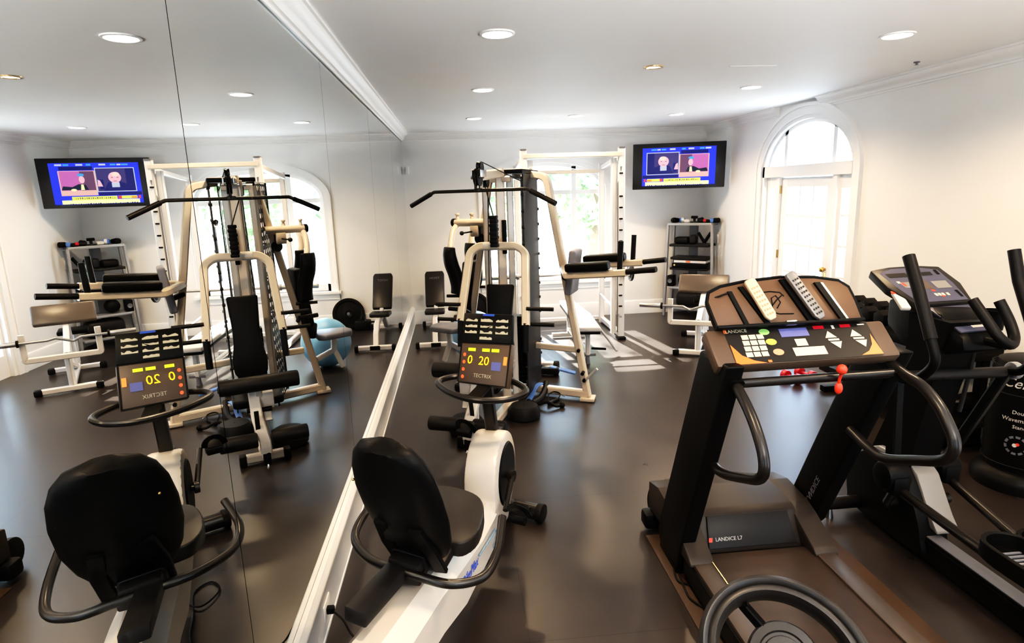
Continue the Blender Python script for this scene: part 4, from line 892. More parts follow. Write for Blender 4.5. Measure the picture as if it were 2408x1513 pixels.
# console
cTL, cTR, cBL, cBR = V((1.640, 2.30, 1.305)), V((2.400, 2.31, 1.308)), V((1.645, 2.165, 1.190)), V((2.400, 2.175, 1.193))
mb, nc = slab(cBL, cBR, cTR, cTL, .06, .014); con = t.part('console', mb, 'brownp', label='brown treadmill console with keys and orange corners')
P = uvp(cBL, cBR, cTR, cTL, nc, .002)
mb = MB(); rect(mb, P, .5, .5, .80, .94); t.part('face_panel', mb, 'dgrey', con)
P = uvp(cBL, cBR, cTR, cTL, nc, .0035)
mb = MB()
for r in range(4):
    for c in range(3): rect(mb, P, .195+.042*c-.004*r+.004, .72-.155*r, .036, .125)
t.part('keypad', mb, 'key', con)
for nm, u, v, m_ in (('green_button', .315, .84, 'green'), ('yellow_button', .33, .56, 'yellow'), ('stop_button', .345, .28, 'salmon')):
    mb = MB(); disk(mb, P, u, v, .058, .17, 20); t.part(nm, mb, m_, con)
mb = MB(); rect(mb, P, .475, .78, .155, .23); t.part('display', mb, 'lcd', con)
mb = MB(); rect(mb, P, .49, .50, .062, .19); rect(mb, P, .515, .255, .175, .22); t.part('program_key', mb, 'key', con)
for u in (.665, .805):
    mb = MB(); mb.add([P(u-.035, .57), P(u+.03, .57), P(u-.005, .76)], [(0, 1, 2)]); t.part('arrow_key', mb, 'key', con)
    mb = MB(); mb.add([P(u-.02, .46), P(u+.045, .46), P(u+.02, .27)], [(0, 1, 2)]); t.part('arrow_key', mb, 'key', con)
    mb = MB(); rect(mb, P, u+.006, .515, .06, .05); t.part('centre_key', mb, 'key', con)
mb = MB(); mb.add([P(.10, .02), P(.265, .02), P(.20, .10), P(.145, .25), P(.105, .55)], [(0, 1, 2, 3, 4)]); t.part('orange_corner', mb, 'orange', con)
mb = MB(); mb.add([P(.90, .06), P(.78, .06), P(.83, .16), P(.865, .33), P(.885, .62)], [(4, 3, 2, 1, 0)]); t.part('orange_corner', mb, 'orange', con)
ex = (cBR-cBL).normalized(); ey = nc.cross(ex)
t.part('lettering', MB().text('LANDICE', .022, P(.165, .90), ex, ey, .0004), 'key', con)
mb = MB(); rect(mb, P, .105, .90, .018, .10); rect(mb, P, .28, .06, .02, .06); t.part('orange_mark', mb, 'orange', con)
for u in (.62, .77): mb = MB(); rect(mb, P, u, .875, .06, .09); t.part('red_display', mb, 'dred', con)
mb = MB(); rect(mb, P, .86, .885, .04, .03); rect(mb, P, .70, .86, .015, .10); t.part('small_print', mb, 'print_', con)
# reading rack with ribs
RS = .735
rTL = [(0, 0), (-.030, .115), (-.012, .155), (.06, .178), (.20, .195), (.42, .207), (.62, .200), (.76, .180), (.81, .150), (.83, .09), (.845, 0)]
rTL = [(a*RS, b) for a, b in rTL]
ro = V((1.690, 2.30, 1.300)); rx = V((1, .02, 0)).normalized(); ry = V((0, .50, .866)).normalized(); rn_ = rx.cross(ry)
rk = t.part('reading_rack', MB().prism(rTL, ro, rx, ry, .035, bev=.006, center=True), 'rackp', label='brown ribbed reading rack above the console')
def rib(mb, u0, v0, u1, v1, w, h): mb.prism([(u0-w/2, v0), (u0+w/2, v0), (u1+w/2, v1), (u1-w/2, v1)], ro+rn_*(.0175+h/2), rx, ry, h)
mb = MB(); rib(mb, .125, 0, .075, .155, .018, .010); rib(mb, .215, 0, .125, .172, .020, .012); rib(mb, .405, 0, .315, .195, .040, .014); rib(mb, .535, 0, .455, .175, .024, .012); rib(mb, .07, .150, .02, .135, .02, .008)  # ribs; the widest black one stands in for the grey remote's shadow
mb.box(ro+rx*.30+rn_*.03+ry*.002, (.62, .012, .034), (rx, ry, rn_), .003)
t.part('rack_rib_shadow', mb, 'black', rk)
mb = MB(); rib(mb, .552, 0, .474, .172, .010, .013); t.part('rib_highlight', mb, 'silver', rk)  # silver strip stands in for the highlight along the last rib
rim = [(0, .005)]+[(a, b+.003) for a, b in rTL[1:-1]]+[(.845*RS, .005)]
mb = MB().tube([ro+rn_*.012+rx*a_+ry*b2 for a_, b2 in rim], .008, 8); t.part('rack_rim', mb, 'black', rk)
mb = MB(); pq = lambda a_, b2: ro+rx*a_+ry*b2+rn_*.0185
for L_ in ([(.205, .145), (.25, .148), (.29, .142), (.305, .125)], [(.33, .048), (.27, .05), (.245, .06), (.25, .12), (.27, .13), (.285, .10), (.265, .075)], [(.245, .085), (.27, .11), (.295, .128)]): mb.tube([pq(*q) for q in L_], .0025, 6)
t.part('runner_emblem', mb, 'black', rk)
t.part('rack_clip', MB().box(ro+rx*.30+rn_*.035+ry*.005, (.045, .02, .02), (rx, ry, rn_), .004), 'steel', rk)
# handrails
t.part('cross_rail', MB().tube([(1.70, 2.165, 1.120), (2.37, 2.165, 1.125)], .018, 14), 'satin', label='brown-black cross handrail')
for sg, x in ((-1, 1.715), (1, 2.38)):
    lp = [V((x, y, z)) for y, z in ((2.30, 1.165), (2.125, 1.127), (2.038, 1.112), (1.959, 1.072), (1.905, 1.023), (1.865, .97), (1.862, .922), (1.905, .872), (2.03, .815), (2.187, .752), (2.29, .753), (2.42, .785))] if sg > 0 else [V((x, 2.30, 1.170)), V((x, 2.165, 1.118)), V((x, 2.055, 1.06)), V((x, 1.975, .995)), V((x, 1.925, .93)), V((x, 1.915, .87)), V((x, 1.955, .825)), V((x, 2.07, .775)), V((x, 2.20, .725)), V((x, 2.285, .705)), V((x, 2.36, .71)), V((x, 2.44, .73))]
    l_ = t.part('side_rail', MB().tube(smooth_path(lp, 6), .0205, 14), 'satin', label='brown-black looped handrail')
    t.part('rail_sleeve', MB().tube([(x-sg*-.0, 2.27, 1.165), (x, 2.15, 1.113)], .027, 14, square=(.058, .05)), 'black', l_)
t.part('rail_housing', MB().box((2.03, 2.27, 1.185), (.70, .10, .08), bev=.02), 'black')
k_ = t.part('safety_key', MB().sph((2.118, 2.125, 1.165), .020, u=18, v=12), 'red', label='red safety-key ball and clip')
t.part('key_cord', MB().tube([(2.118, 2.125, 1.15), (2.120, 2.138, 1.12), (2.120, 2.14, 1.10)], .006, 8), 'red', k_)
t.part('key_clip', MB().sph((2.121, 2.14, 1.085), .016, (1, .8, 1.5), u=14, v=10), 'red', k_)
# remotes in the reading rack
def remote(lab, m, u0, v0, u1, v1, w, h, end):
    a, b = pq(u0, v0), pq(u1, v1); d = (b-a).normalized(); L = (b-a).length; s = rn_.cross(d)
    r = Thing('remote_control', lab, 'remote control', a+rn_*.02)
    r.part('body', MB().prism([(-w*.30, 0), (-w*.5, .02), (-w*.5, L-.012), (-w*.40, L), (w*.40, L), (w*.5, L-.012), (w*.5, .02), (w*.30, 0)], a+rn_*(.016+h/2), -s, d, h, bev=.006), m)
    mb = MB()
    for i in range(int(L/.022)-1):
        for j in (-1, 0, 1): mb.box(a+d*(.025+.02*i)+s*j*w*.24+rn_*(.0165+h), (w*.13, .008, .003), (s, d, rn_))
    r.part('button', mb, end)
remote('ivory remote control standing in the treadmill reading rack', 'ivory', .222, .02, .155, .195, .050, .018, 'salmon')
remote('long grey remote control leaning in the treadmill reading rack', 'sremote', .425, .012, .330, .215, .046, .022, 'dgrey')
single('floor_mat', MB().box((2.11, 1.75, .005), (.97, 2.4, .010), bev=.002), 'mat_', 'thin dark ribbed mat on the floor beneath the treadmill', 'mat', (2.11, 1.75, 0))
single('coiled_cable', MB().tube(smooth_path([(1.70, 2.50, .016), (1.655, 2.53, .017), (1.66, 2.60, .017), (1.685, 2.66, .016), (1.66, 2.44, .017), (1.67, 2.38, .017), (1.70, 2.33, .016)], 6), .005, 8), 'rubber', 'black cable loop lying on the mat beside the treadmill', 'cord', (1.67, 2.5, .011))

# ------------------------------------------------------------------ elliptical trainer
t = Thing('elliptical_trainer', 'black elliptical trainer with grey console and swinging handle bars', 'elliptical', (3.0, 2.2, 0))
EX = 3.0
EB = 2.95
t.part('base_rail', MB().box((EB, 1.75, .075), (.10, 1.75, .10), bev=.008).box((EB, 1.72, .128), (.085, 1.70, .012), bev=.003), 'black')
t.part('rail_cap', MB().box((EB, 1.72, .137), (.075, 1.7, .008), bev=.003), 'grey', label='grey strip on the rail')
st_ = t.part('front_stabilizer', MB().tube([(2.68, 3.0, .085), (3.32, 3.0, .085)], .036, 16), 'satin')
for x in (2.71, 3.29):
    t.part('levelling_foot', MB().cyl((x, 3.0, .0), (x, 3.0, .06), .022, .012, 14), 'steel', st_)
for x in (2.675, 3.325): t.part('end_cap', MB().cyl((x-.012, 3.0, .085), (x+.012, 3.0, .085), .041, seg=18, bev=.006), 'rubber', st_)
t.part('rear_stabilizer', MB().tube([(2.72, .85, .04), (3.28, .85, .04)], .036, 14), 'satin')
hs = [(3.10, .09), (3.12, .24), (3.05, .36), (2.90, .435), (2.76, .445), (2.68, .39), (2.58, .25), (2.53, .12), (2.55, .04), (3.05, .04)]
hsp = [(p.x, p.y) for p in smooth_path([(a, b, 0) for a, b in hs], 3, True)]
h = t.part('drive_housing', MB().prism(hsp, (EB, 0, 0), Y_, Z_, .15, bev=.02), 'black')
t.part('side_shield', MB().prism([(2.75, .455), (2.665, .405), (2.55, .235), (2.50, .18), (2.50, .165), (2.57, .18), (2.70, .38)], (EB+.045, 0, 0), Y_, Z_, .12, bev=.010), 'shield', h, label='silver side shield')
t.part('top_shield', MB().prism([(3.10, .30), (3.03, .40), (2.90, .465), (2.78, .47), (2.80, .43), (2.90, .42), (3.0, .36), (3.06, .28)], (EB, 0, 0), Y_, Z_, .12, bev=.008), 'silver', h, label='silver top shield')
t.part('crank', MB().cyl((2.83, 2.72, .23), (3.17, 2.72, .23), .028, seg=14).tube([(2.83, 2.72, .23), (2.83, 2.66, .36)], .02, 8).tube([(3.17, 2.72, .23), (3.17, 2.78, .12)], .02, 8), 'satin', h)
col = t.part('mast', MB().loft([[V((EX+sx*w, y+sy*d_, z)) for sx, sy in ((-1, -1), (1, -1), (1, 1), (-1, 1))] for y, z, w, d_ in ((2.86, .38, .085, .14), (2.80, .60, .075, .12), (2.74, .85, .075, .11), (2.69, 1.08, .085, .11), (2.66, 1.22, .10, .13))]), 'black')
t.part('mast_edge', MB().tube([(EX+.08, 2.62, .75), (EX+.09, 2.60, .95), (EX+.09, 2.59, 1.10)], .010, 8), 'dgrey', col)
hd = [(2.98, 1.12), (2.98, 1.26), (2.80, 1.285), (2.62, 1.245), (2.48, 1.16), (2.46, 1.10), (2.60, 1.05), (2.85, 1.04)]
con = t.part('console_body', MB().prism(hd, (EX+.03, 0, 0), Y_, Z_, .22, bev=.025), 'black')
a_, b_2, c_2, d_2 = V((2.87, 2.70, 1.275)), V((3.155, 2.70, 1.280)), V((3.205, 3.0, 1.412)), V((2.825, 3.0, 1.406))
def console_panel(pts, th, par, m, back):
    P3 = [V(p) for p in pts]; n = (P3[1]-P3[0]).cross(P3[-1]-P3[0]).normalized()
    ex = (P3[1]-P3[0]).normalized(); ey = n.cross(ex); o = P3[0]
    poly = [((p-o).dot(ex), (p-o).dot(ey)) for p in P3]
    return MB().prism(poly, o-n*th/2, ex, ey, th, bev=.008), n, o, ex, ey
oc = [a_, b_2, (b_2+c_2)/2+V((.03, 0, 0)), c_2+V((-.0, 0, .0)), c_2*.7+d_2*.3+V((0, .02, .009)), c_2*.3+d_2*.7+V((0, .02, .009)), d_2, (a_+d_2)/2+V((-.03, 0, 0))]
mb, n_, o_, exx, eyy = console_panel(oc, .045, con, 'dgrey', None)
cs = t.part('console', mb, 'dgrey', con, label='tilted grey console')
P = uvp(a_, b_2, c_2, d_2, n_, .0015)
mb = MB(); mb.add([P(.06, .05), P(.94, .05), P(.965, .5), P(.93, .90), P(.7, 1.0), P(.3, 1.0), P(.07, .90), P(.035, .5)], [tuple(range(8))]); t.part('face_panel', mb, 'ellp', con)
P = uvp(a_, b_2, c_2, d_2, n_, .0025)
mb = MB(); rect(mb, P, .27, .80, .30, .12); rect(mb, P, .66, .80, .26, .10); t.part('dark_display', mb, 'dgrey', con)
mb = MB(); rect(mb, P, .50, .50, .17, .24); t.part('amber_display', mb, 'tan', con)
mb = MB(); rect(mb, P, .76, .48, .24, .20); rect(mb, P, .27, .52, .22, .16); t.part('chart_panel', mb, 'shield', con)
mb = MB()
for u in (.50, .56, .62, .70): rect(mb, P, u, .22, .045, .07)
rect(mb, P, .16, .60, .05, .06); t.part('key', mb, 'key', con)
mb = MB(); rect(mb, P, .53, .335, .05, .05); rect(mb, P, .20, .54, .04, .10); rect(mb, P, .59, .175, .05, .035); t.part('red_print', mb, 'red', con)
mb = MB(); rect(mb, P, .88, .83, .05, .14); rect(mb, P, .89, .22, .05, .18); t.part('dark_key', mb, 'black', con)
qa = [V((2.93, 2.50, 1.185)), V((3.10, 2.50, 1.19)), V((3.16, 2.70, 1.268)), V((2.92, 2.70, 1.262))]
mb, nq = slab(*qa, .012, .004); lp_ = t.part('lower_panel', mb, 'ellp', con)
P = uvp(*qa, nq, .002); mb = MB(); rect(mb, P, .45, .62, .12, .06); rect(mb, P, .6, .45, .12, .06); t.part('red_print', mb, 'red', con)
mb = MB(); rect(mb, P, .62, .15, .4, .10); rect(mb, P, .35, .78, .2, .05); t.part('pale_print', mb, 'print_', con)
rm = Thing('remote_control', 'white remote control lying on the side of the elliptical console', 'remote control', (2.83, 2.80, 1.27))
rm.part('body', MB().box((2.835, 2.78, 1.29), (.045, .17, .02), (V((.93, -.25, 0)).normalized(), V((.24, .87, .40)).normalized(), V((-.1, -.38, .91)).normalized()), .006), 'print_')
rm.part('button', MB().box((2.828, 2.82, 1.318), (.02, .02, .004), (V((.93, -.25, 0)).normalized(), V((.24, .87, .40)).normalized(), V((-.1, -.38, .91)).normalized())), 'red')
t.part('hand_grip', MB().tube(smooth_path([(2.985, 2.52, 1.325), (3.0, 2.46, 1.255), (3.02, 2.40, 1.18), (3.065, 2.385, 1.145), (3.115, 2.42, 1.165), (3.13, 2.47, 1.23), (3.115, 2.52, 1.315)], 6), .0225, 12), 'foam', label='fixed U-shaped heart-rate grips')
t.part('grip_bracket', MB().tube([(3.03, 2.60, 1.14), (3.05, 2.39, 1.14)], .02, 10), 'black')
t.part('bottle_holder', MB().lathe([(.002, 0), (.035, 0), (.042, .09), (.046, .09), (.038, -.004), (.002, -.004)], (3.20, 2.62, 1.16), Z_, 22), 'black')
ax_ = t.part('arm_axle', MB().cyl((2.69, 2.60, .955), (3.31, 2.60, .945), .026, seg=18), 'dgrey')
for x in (2.68, 3.32): t.part('axle_cap', MB().cyl((x-.018, 2.60, .95), (x+.018, 2.60, .95), .042, seg=20, bev=.006), 'silver', ax_)
for sg, x, yo, zl in ((-1, 2.72, 0, 0), (1, 3.285, .08, -.1)):
    up_ = [(x, 2.60+yo*.6, 1.515), (x, 2.525+yo, 1.385), (x, 2.42+yo, 1.18), (x, 2.385+yo, 1.09), (x, 2.43+yo*.7, 1.02), (x, 2.50+yo*.4, .97), (x, 2.60, .95)]
    a = t.part('moving_arm', MB().tube(smooth_path(up_, 5), .021, 12), 'black')
    t.part('arm_grip', MB().tube([V(up_[0])+V((0, .005, .012)), V(up_[1]), V(up_[2])], .0265, 14, rad=.03), 'foam', a, label='brown-black foam arm grip')
    lo = V((x if sg < 0 else 3.19, 2.565 if sg < 0 else 2.80, .47+zl*.9))
    t.part('lower_link', MB().tube([(x, 2.60, .95), lo], .03, square=(.06, .045)), 'black', a)
    kn = t.part('knuckle', MB().cyl(lo-X_*.06, lo+X_*.06, .07, seg=22, bev=.02).box(lo-Y_*.03-Z_*.03, (.09, .10, .10), bev=.02), 'black', a)
    pe = V((lo.x+.03*-sg, 2.10 if sg < 0 else 2.30, .375 if sg < 0 else .24))
    ba = t.part('pedal_bar', MB().tube([lo-Z_*.05, pe, pe-Y_*.75+Z_*(-.03 if sg < 0 else 0)], .022, 12, rad=.1), 'satin')
    pc2 = pe+V((.02*-sg, -.26, .02))
    tr = [(-.075, -.19), (-.085, .10), (-.06, .18), (0, .205), (.06, .18), (.085, .10), (.075, -.19)]
    trp = [(p.x, p.y) for p in smooth_path([(a2, b2, 0) for a2, b2 in tr], 4)]
    pdl = t.part('foot_pedal', MB().prism(trp, pc2, X_, Y_, .03, bev=.006), 'black')
    t.part('pedal_rim', MB().tube([pc2+V((p[0]*1.06, p[1]*1.03, .035)) for p in trp], .02, 8, square=(.018, .07)), 'black', pdl)
    mb = MB()
    for k in range(14): mb.box(pc2+V((0, -.16+.023*k, .017)), (.12, .010, .006))
    t.part('pedal_tread', mb, 'grey', pdl)
    t.part('bar_roller', MB().cyl((pe.x, 1.33, pe.z-.03), (pe.x+.09*-sg, 1.33, pe.z-.03), .03, seg=18), 'rubber', ba)

# ------------------------------------------------------------------ dumbbell rack on the door wall
t = Thing('dumbbell_rack', 'black two-tier dumbbell rack along the door wall behind the elliptical', 'weight rack', (4.12, 4.35, 0))
y0_, y1_ = 3.65, 5.15
for z in (.70, .22):
    t.part('tray', MB().prism([(-.17, -.045), (-.17, .02), (-.15, .02), (-.14, -.01), (.15, .055), (.16, .08), (.18, .08), (.18, .0), (.10, -.045)], (4.12, (y0_+y1_)/2, z), X_, Z_, y1_-y0_, bev=.004), 'black')
for y in (y0_+.12, y1_-.12):
    t.part('end_frame', MB().tube([(4.27, y, .03), (4.27, y, .82)], .03, square=(.06, .07)).tube([(3.92, y, .03), (4.30, y, .03)], .03, square=(.07, .05)).tube([(4.27, y, .64), (3.99, y, .64)], .02, square=(.05, .04)), 'black')
def dumbbell_parts(th, c, hr, hl, gl, m, hm, ax=X_, tilt=0):
    d = V(ax).normalized()
    th.part('handle', MB().cyl(c-d*(gl/2+.01), c+d*(gl/2+.01), .0155, seg=12), hm)
    for sg in (-1, 1):
        a = c+d*sg*gl/2; b = c+d*sg*(gl/2+hl)
        th.part('head', MB().cyl(a, b, hr, seg=6 if m == 'rubber' else 18, bev=hr*.18), m)
ups = [3.78, 3.94, 4.10, 4.27, 4.44, 4.61, 4.78, 4.94, 5.08]
words = ['nearest the camera', 'second from the camera', 'third from the camera', 'fourth from the camera', 'in the middle', 'fourth from the far end', 'third from the far end', 'second from the far end', 'at the far end']
d0 = Thing('dumbbell', 'black dumbbell on the upper tray of the wall rack, '+words[0], 'dumbbell', (4.12, ups[0], .735), 'dumbbells on the upper tray')
dumbbell_parts(d0, V((4.12, ups[0], .798)), .066, .10, .13, 'rubber', 'steel')
for y, w in zip(ups[1:], words[1:]): dup(d0.e, (4.12, y, .735), 0, 'black dumbbell on the upper tray of the wall rack, '+w)
lows = [3.80, 4.0, 4.2, 4.4, 4.6, 4.8, 5.0]; w2 = ['nearest the camera', 'second from the camera', 'third from the camera', 'in the middle', 'third from the far end', 'second from the far end', 'at the far end']
for y, w in zip(lows, w2): dup(d0.e, (4.11, y, .255), 0, 'black dumbbell on the lower tray of the wall rack, '+w, 'dumbbells on the lower tray')
for i, (x, y, lab) in enumerate(((3.80, 5.33, 'small dark red dumbbell on the floor beyond the treadmill, nearer the mirror'), (3.98, 5.40, 'small dark red dumbbell on the floor beyond the treadmill, nearer the door wall'))):
    r = Thing('hand_weight', lab, 'dumbbell', (x, y, 0), 'red hand weights')
    dumbbell_parts(r, V((x, y, .052)), .05, .055, .10, 'dred', 'dred', V((.25, -.97, 0)))
# ------------------------------------------------------------------ standing heavy bag
bc = V((4.085, 3.22, 0))
t = Thing('heavy_bag', 'black free-standing heavy bag with pale lettering behind the elliptical', 'punching bag', bc)
t.part('bag', MB().lathe([(.002, .80), (.13, .80), (.175, .785), (.195, .75), (.20, .70), (.203, .45), (.200, .20), (.19, .12), (.15, .10)], bc, Z_, 40), 'vinyl')
t.part('base', MB().lathe([(.15, .13), (.19, .12), (.235, .085), (.25, .05), (.245, .0), (.002, .0)], bc, Z_, 40), 'black')
mb = MB()
for z in (.76, .60, .16): mb.torus(bc+Z_*z, Z_, .2015, .004, 40, 6)
t.part('seam', mb, 'rubber')
def wrap(body, size, az, z, shear=0):
    m = MB().text(body, size, (0, 0, 0), X_, Y_, .0008, shear=shear); R = .2045
    out = []
    for v in m.v:
        a = az+v.x/R; out.append(bc+V((math.cos(a)*(R+v.z), math.sin(a)*(R+v.z), z+v.y)))
    m.v = out; return m
az = math.atan2(0-bc.y, .672-bc.x)
t.part('script_lettering', wrap('Century', .085, az-.02, .675, .35), 'print_')
t.part('lettering', wrap('Double', .032, az-.12, .50), 'print_'); t.part('lettering', wrap('Wavemaster Bag', .034, az-.02, .455), 'print_'); t.part('lettering', wrap('Stand', .030, az-.14, .412), 'print_')
def ringwrap(r, w, az, z, n=24, gap=0):
    mb = MB(); R = .2043
    def pt(a, rr): x, y = rr*math.cos(a), rr*math.sin(a); q = az+x/R; return bc+V((math.cos(q)*R, math.sin(q)*R, z+y))
    for k in range(n):
        if gap and k % gap == gap-1: continue
        a, b = 2*PI*k/n, 2*PI*(k+1)/n; mb.quad(pt(a, r), pt(b, r), pt(b, r+w), pt(a, r+w))
    return mb
t.part('round_emblem', ringwrap(.045, .014, az-.16, .30, 30, 3), 'grey'); t.part('emblem_mark', ringwrap(.0, .012, az-.19, .30, 12), 'print_'); t.part('emblem_mark', ringwrap(.0, .010, az-.125, .308, 10), 'red')

# ------------------------------------------------------------------ wheel-shaped grip plate close to the camera
dv = (Fv+Rv*((1848-1204)/1439.3)-Uv*((1556-756.5)/1439.3))
pc0 = V((0.672, 0, 1.873))+dv*1.62; pn = -dv.normalized(); pn = (pn+V((.10, .0, .22))).normalized()
px_ = Z_.cross(pn).normalized(); py_ = pn.cross(px_)
t = Thing('grip_plate', 'large dark rubber-rimmed weight plate with open hand grips propped on a stand behind the treadmill', 'weight plate', pc0)
def ellr(R, k=1.12, rot=-.55): return lambda a: pc0+(px_*math.cos(rot)+py_*math.sin(rot))*(R*k*math.cos(a))+(py_*math.cos(rot)-px_*math.sin(rot))*(R*math.sin(a))
f1 = ellr(.178)
prof = [(-.026, -.048), (.008, -.052), (.024, -.040), (.030, .0), (.026, .024), (.016, .032), (.006, .029), (.002, .020), (-.005, .028), (-.016, .028), (-.026, .014)]
rings = []
for k in range(64):
    a = 2*PI*k/64; c = f1(a); rd = (c-pc0).normalized(); rings.append([c+rd*u+pn*w for u, w in prof])
rings.append(rings[0]); t.part('rim', MB().loft(rings, caps=False), 'plater', label='thick grooved rubber rim', ang=50)
hb0 = pc0-pn*.06+py_*.018
hub = t.part('hub', MB().lathe([(.002, .022), (.050, .022), (.054, .012), (.062, .012), (.066, .018), (.088, .016), (.095, .0), (.095, -.01), (.002, -.01)], hb0, pn, 40), 'plater')
for a in (2.75, .72, 4.4):
    c = f1(a); rd = (c-pc0).normalized()
    t.part('spoke', MB().tube([c-rd*.014-pn*.005, c-rd*.02-pn*.06, hb0+rd*.085], .02, 8, square=(.03, .022), rad=.02), 'black')
ps = V((pc0.x, pc0.y, 0))-V((pn.x, pn.y, 0)).normalized()*-.10
st = Thing('plate_stand', 'short black weight-plate stand post under the wheel-shaped plate', 'weight rack', ps)
st.part('post', MB().tube([ps, ps+Z_*.42, hb0-pn*.012-Z_*.05], .025, 12, rad=.05), 'black'); st.part('base', MB().lathe([(.002, .03), (.10, .03), (.12, .01), (.12, 0), (.002, 0)], ps, Z_, 32), 'black')

# ------------------------------------------------------------------ loose things on the floor
b_c = V((.83, 6.85, .275))
t = Thing('exercise_ball', 'large light-blue exercise ball on the floor behind the weight gym', 'exercise ball', b_c-Z_*.275)
mb = MB(); mb.sph(b_c, .275, u=40, v=28); bl_ = t.part('ball', mb, 'ball')
t.part('valve_plug', MB().cyl(b_c+V((-.168, -.203, .072)), b_c+V((-.171, -.207, .074)), .012, seg=12), 'print_', bl_)
pq_ = V((.90, 8.78, .225)); pa2 = V((-.25, -.95, .20)).normalized()
t = Thing('weight_plate', 'big black weight plate leaning on the back wall near the window', 'weight plate', V((.9, 8.78, 0)))
t.part('plate', MB().lathe([(.026, -.02), (.05, -.028), (.08, -.014), (.17, -.014), (.185, -.026), (.215, -.026), (.225, -.018), (.225, .018), (.215, .026), (.185, .026), (.17, .014), (.08, .014), (.05, .028), (.026, .02), (.026, -.02)], pq_, pa2, 44), 'rubber')
single('plate_block', MB().box((.70, 8.70, .07), (.22, .16, .14), bev=.02), 'rubber', 'low black rubber block beside the leaning plate at the back wall', 'block', (.70, 8.7, 0))
t = Thing('foam_roller', 'grey cylinder with black end ring on the floor behind the gym tower', 'exercise roller', (1.50, 6.02, 0))
t.part('cylinder', MB().cyl((1.34, 6.10, .075), (1.63, 6.0, .075), .072, seg=28, bev=.004), 'steel'); t.part('end_ring', MB().cyl((1.615, 6.005, .075), (1.66, 5.99, .075), .076, seg=28, bev=.006), 'rubber')
t = Thing('ab_strap', 'black and blue padded strap lying by the gym base', 'strap', (1.60, 5.76, 0))
t.part('pad', MB().box((1.66, 5.74, .13), (.26, .07, .022), (V((.93, -.3, -.22)).normalized(), V((.30, .95, 0)), V((.2, -.06, .97)).normalized()), .008), 'bluerub'); t.part('webbing', MB().box((1.52, 5.77, .125), (.22, .08, .06), (V((.96, -.28, 0)), V((.28, .96, 0)), Z_), .01), 'rubber')
t = Thing('cable_strap', 'black strap handle with blue band by the gym base', 'exercise handle', (1.30, 5.27, 0))
t.part('band', MB().tube(smooth_path([(1.40, 5.42, .11), (1.33, 5.33, .10), (1.27, 5.22, .04), (1.22, 5.12, .02)], 5), .02, 8, square=(.05, .012)), 'bluerub'); t.part('grip', MB().tube(smooth_path([(1.45, 5.45, .10), (1.42, 5.34, .06), (1.36, 5.22, .03), (1.28, 5.12, .025)], 5), .03, 10), 'foam')
t = Thing('stirrup_handle', 'black D-shaped cable handle on the floor by the gym foot', 'exercise handle', (1.47, 5.18, 0))
t.part('grip', MB().cyl((1.42, 5.10, .02), (1.52, 5.20, .02), .017, seg=14), 'foam'); t.part('strap', MB().tube(smooth_path([(1.42, 5.10, .02), (1.44, 5.24, .05), (1.50, 5.30, .06), (1.55, 5.26, .05), (1.52, 5.20, .02)], 5), .006, 8), 'rubber'); t.part('clip', MB().tube([(1.53, 5.31, .05), (1.60, 5.28, .02)], .010, 8), 'steel')
t = Thing('tricep_rope', 'black rope attachment heaped on the floor by the gym base', 'exercise handle', (1.36, 5.06, 0))
t.part('rope', MB().tube(smooth_path([(1.25, 5.16, .03), (1.33, 5.08, .03), (1.40, 5.06, .05), (1.47, 5.02, .025), (1.52, 5.04, .02)], 5), .014, 10), 'rubber')
for p in ((1.25, 5.16, .03), (1.53, 5.04, .022)): t.part('knob', MB().sph(p, .026, u=14, v=10), 'rubber')

# ------------------------------------------------------------------ outdoors: terrace, pergola, trees
struct('terrace', MB().box((5, 16, -.25), (60, 40, .3)), 'terrace'); 
pg = Thing('pergola', 'cedar pergola with diagonal braces outside the back window', 'pergola', (2.2, 11.0, -.1))
for x in (.5, 3.42): pg.part('post', MB().tube([(x, 11, -.1), (x, 11, 2.55)], .06, square=(.13, .13)), 'wood')
pg.part('beam', MB().box((2.0, 11, 2.26), (5.2, .09, .13), bev=.008), 'wood')
for x, s in ((.5, 1), (3.42, -1)): pg.part('brace', MB().tube([(x, 11, 1.62), (x+s*.55, 11, 2.20)], .05, square=(.10, .08)), 'wood')
rl = random.Random(11)
def tree(name, lab, x, y, h, r, n=1500):
    tr = Thing(name, lab, 'tree', (x, y, -.1), 'trees outside')
    tr.part('trunk', MB().tube([(x, y, -.1), (x+.1, y, h*.45), (x, y, h*.75)], [.16, .12, .06], 10), 'bark')
    mb = MB()
    for k in range(n):
        d = V((rl.gauss(0, 1), rl.gauss(0, 1), rl.gauss(0, .9))).normalized()*(rl.random()**.45)
        c = V((x+d.x*r, y+d.y*r, h*.62+d.z*h*.40)); s = .10+.10*rl.random()
        a = V((rl.gauss(0, 1), rl.gauss(0, 1), rl.gauss(0, 1))).normalized(); b = a.orthogonal().normalized()
        mb.quad(c-a*s, c+b*s*.5, c+a*s, c-b*s*.5)
    o = tr.part('foliage', mb, 'leaf')
tree('garden_tree', 'leafy green tree outside the back window, mirror side', -1.4, 16.6, 5.2, 2.0)
tree('garden_tree', 'tall leafy green tree outside the back window, centre', 2.6, 18.5, 13.0, 3.0, 650)
tree('garden_tree', 'leafy green tree outside the back window, door side', 7.2, 16.0, 5.0, 2.0)
tree('garden_shrub', 'round green shrub outside the back window, mirror side', 1.2, 12.8, 3.2, .95, 700)
tree('garden_shrub', 'round green shrub outside the back window, door side', 3.6, 12.9, 3.4, .95, 700)
tree('garden_shrub', 'round green shrub on the terrace beyond the arched door', 10.5, 12.5, 3.6, 1.7, 1100)
tree('garden_tree', 'leafy green tree beyond the arched door', 12.0, 7.6, 6.0, 2.4, 1800)
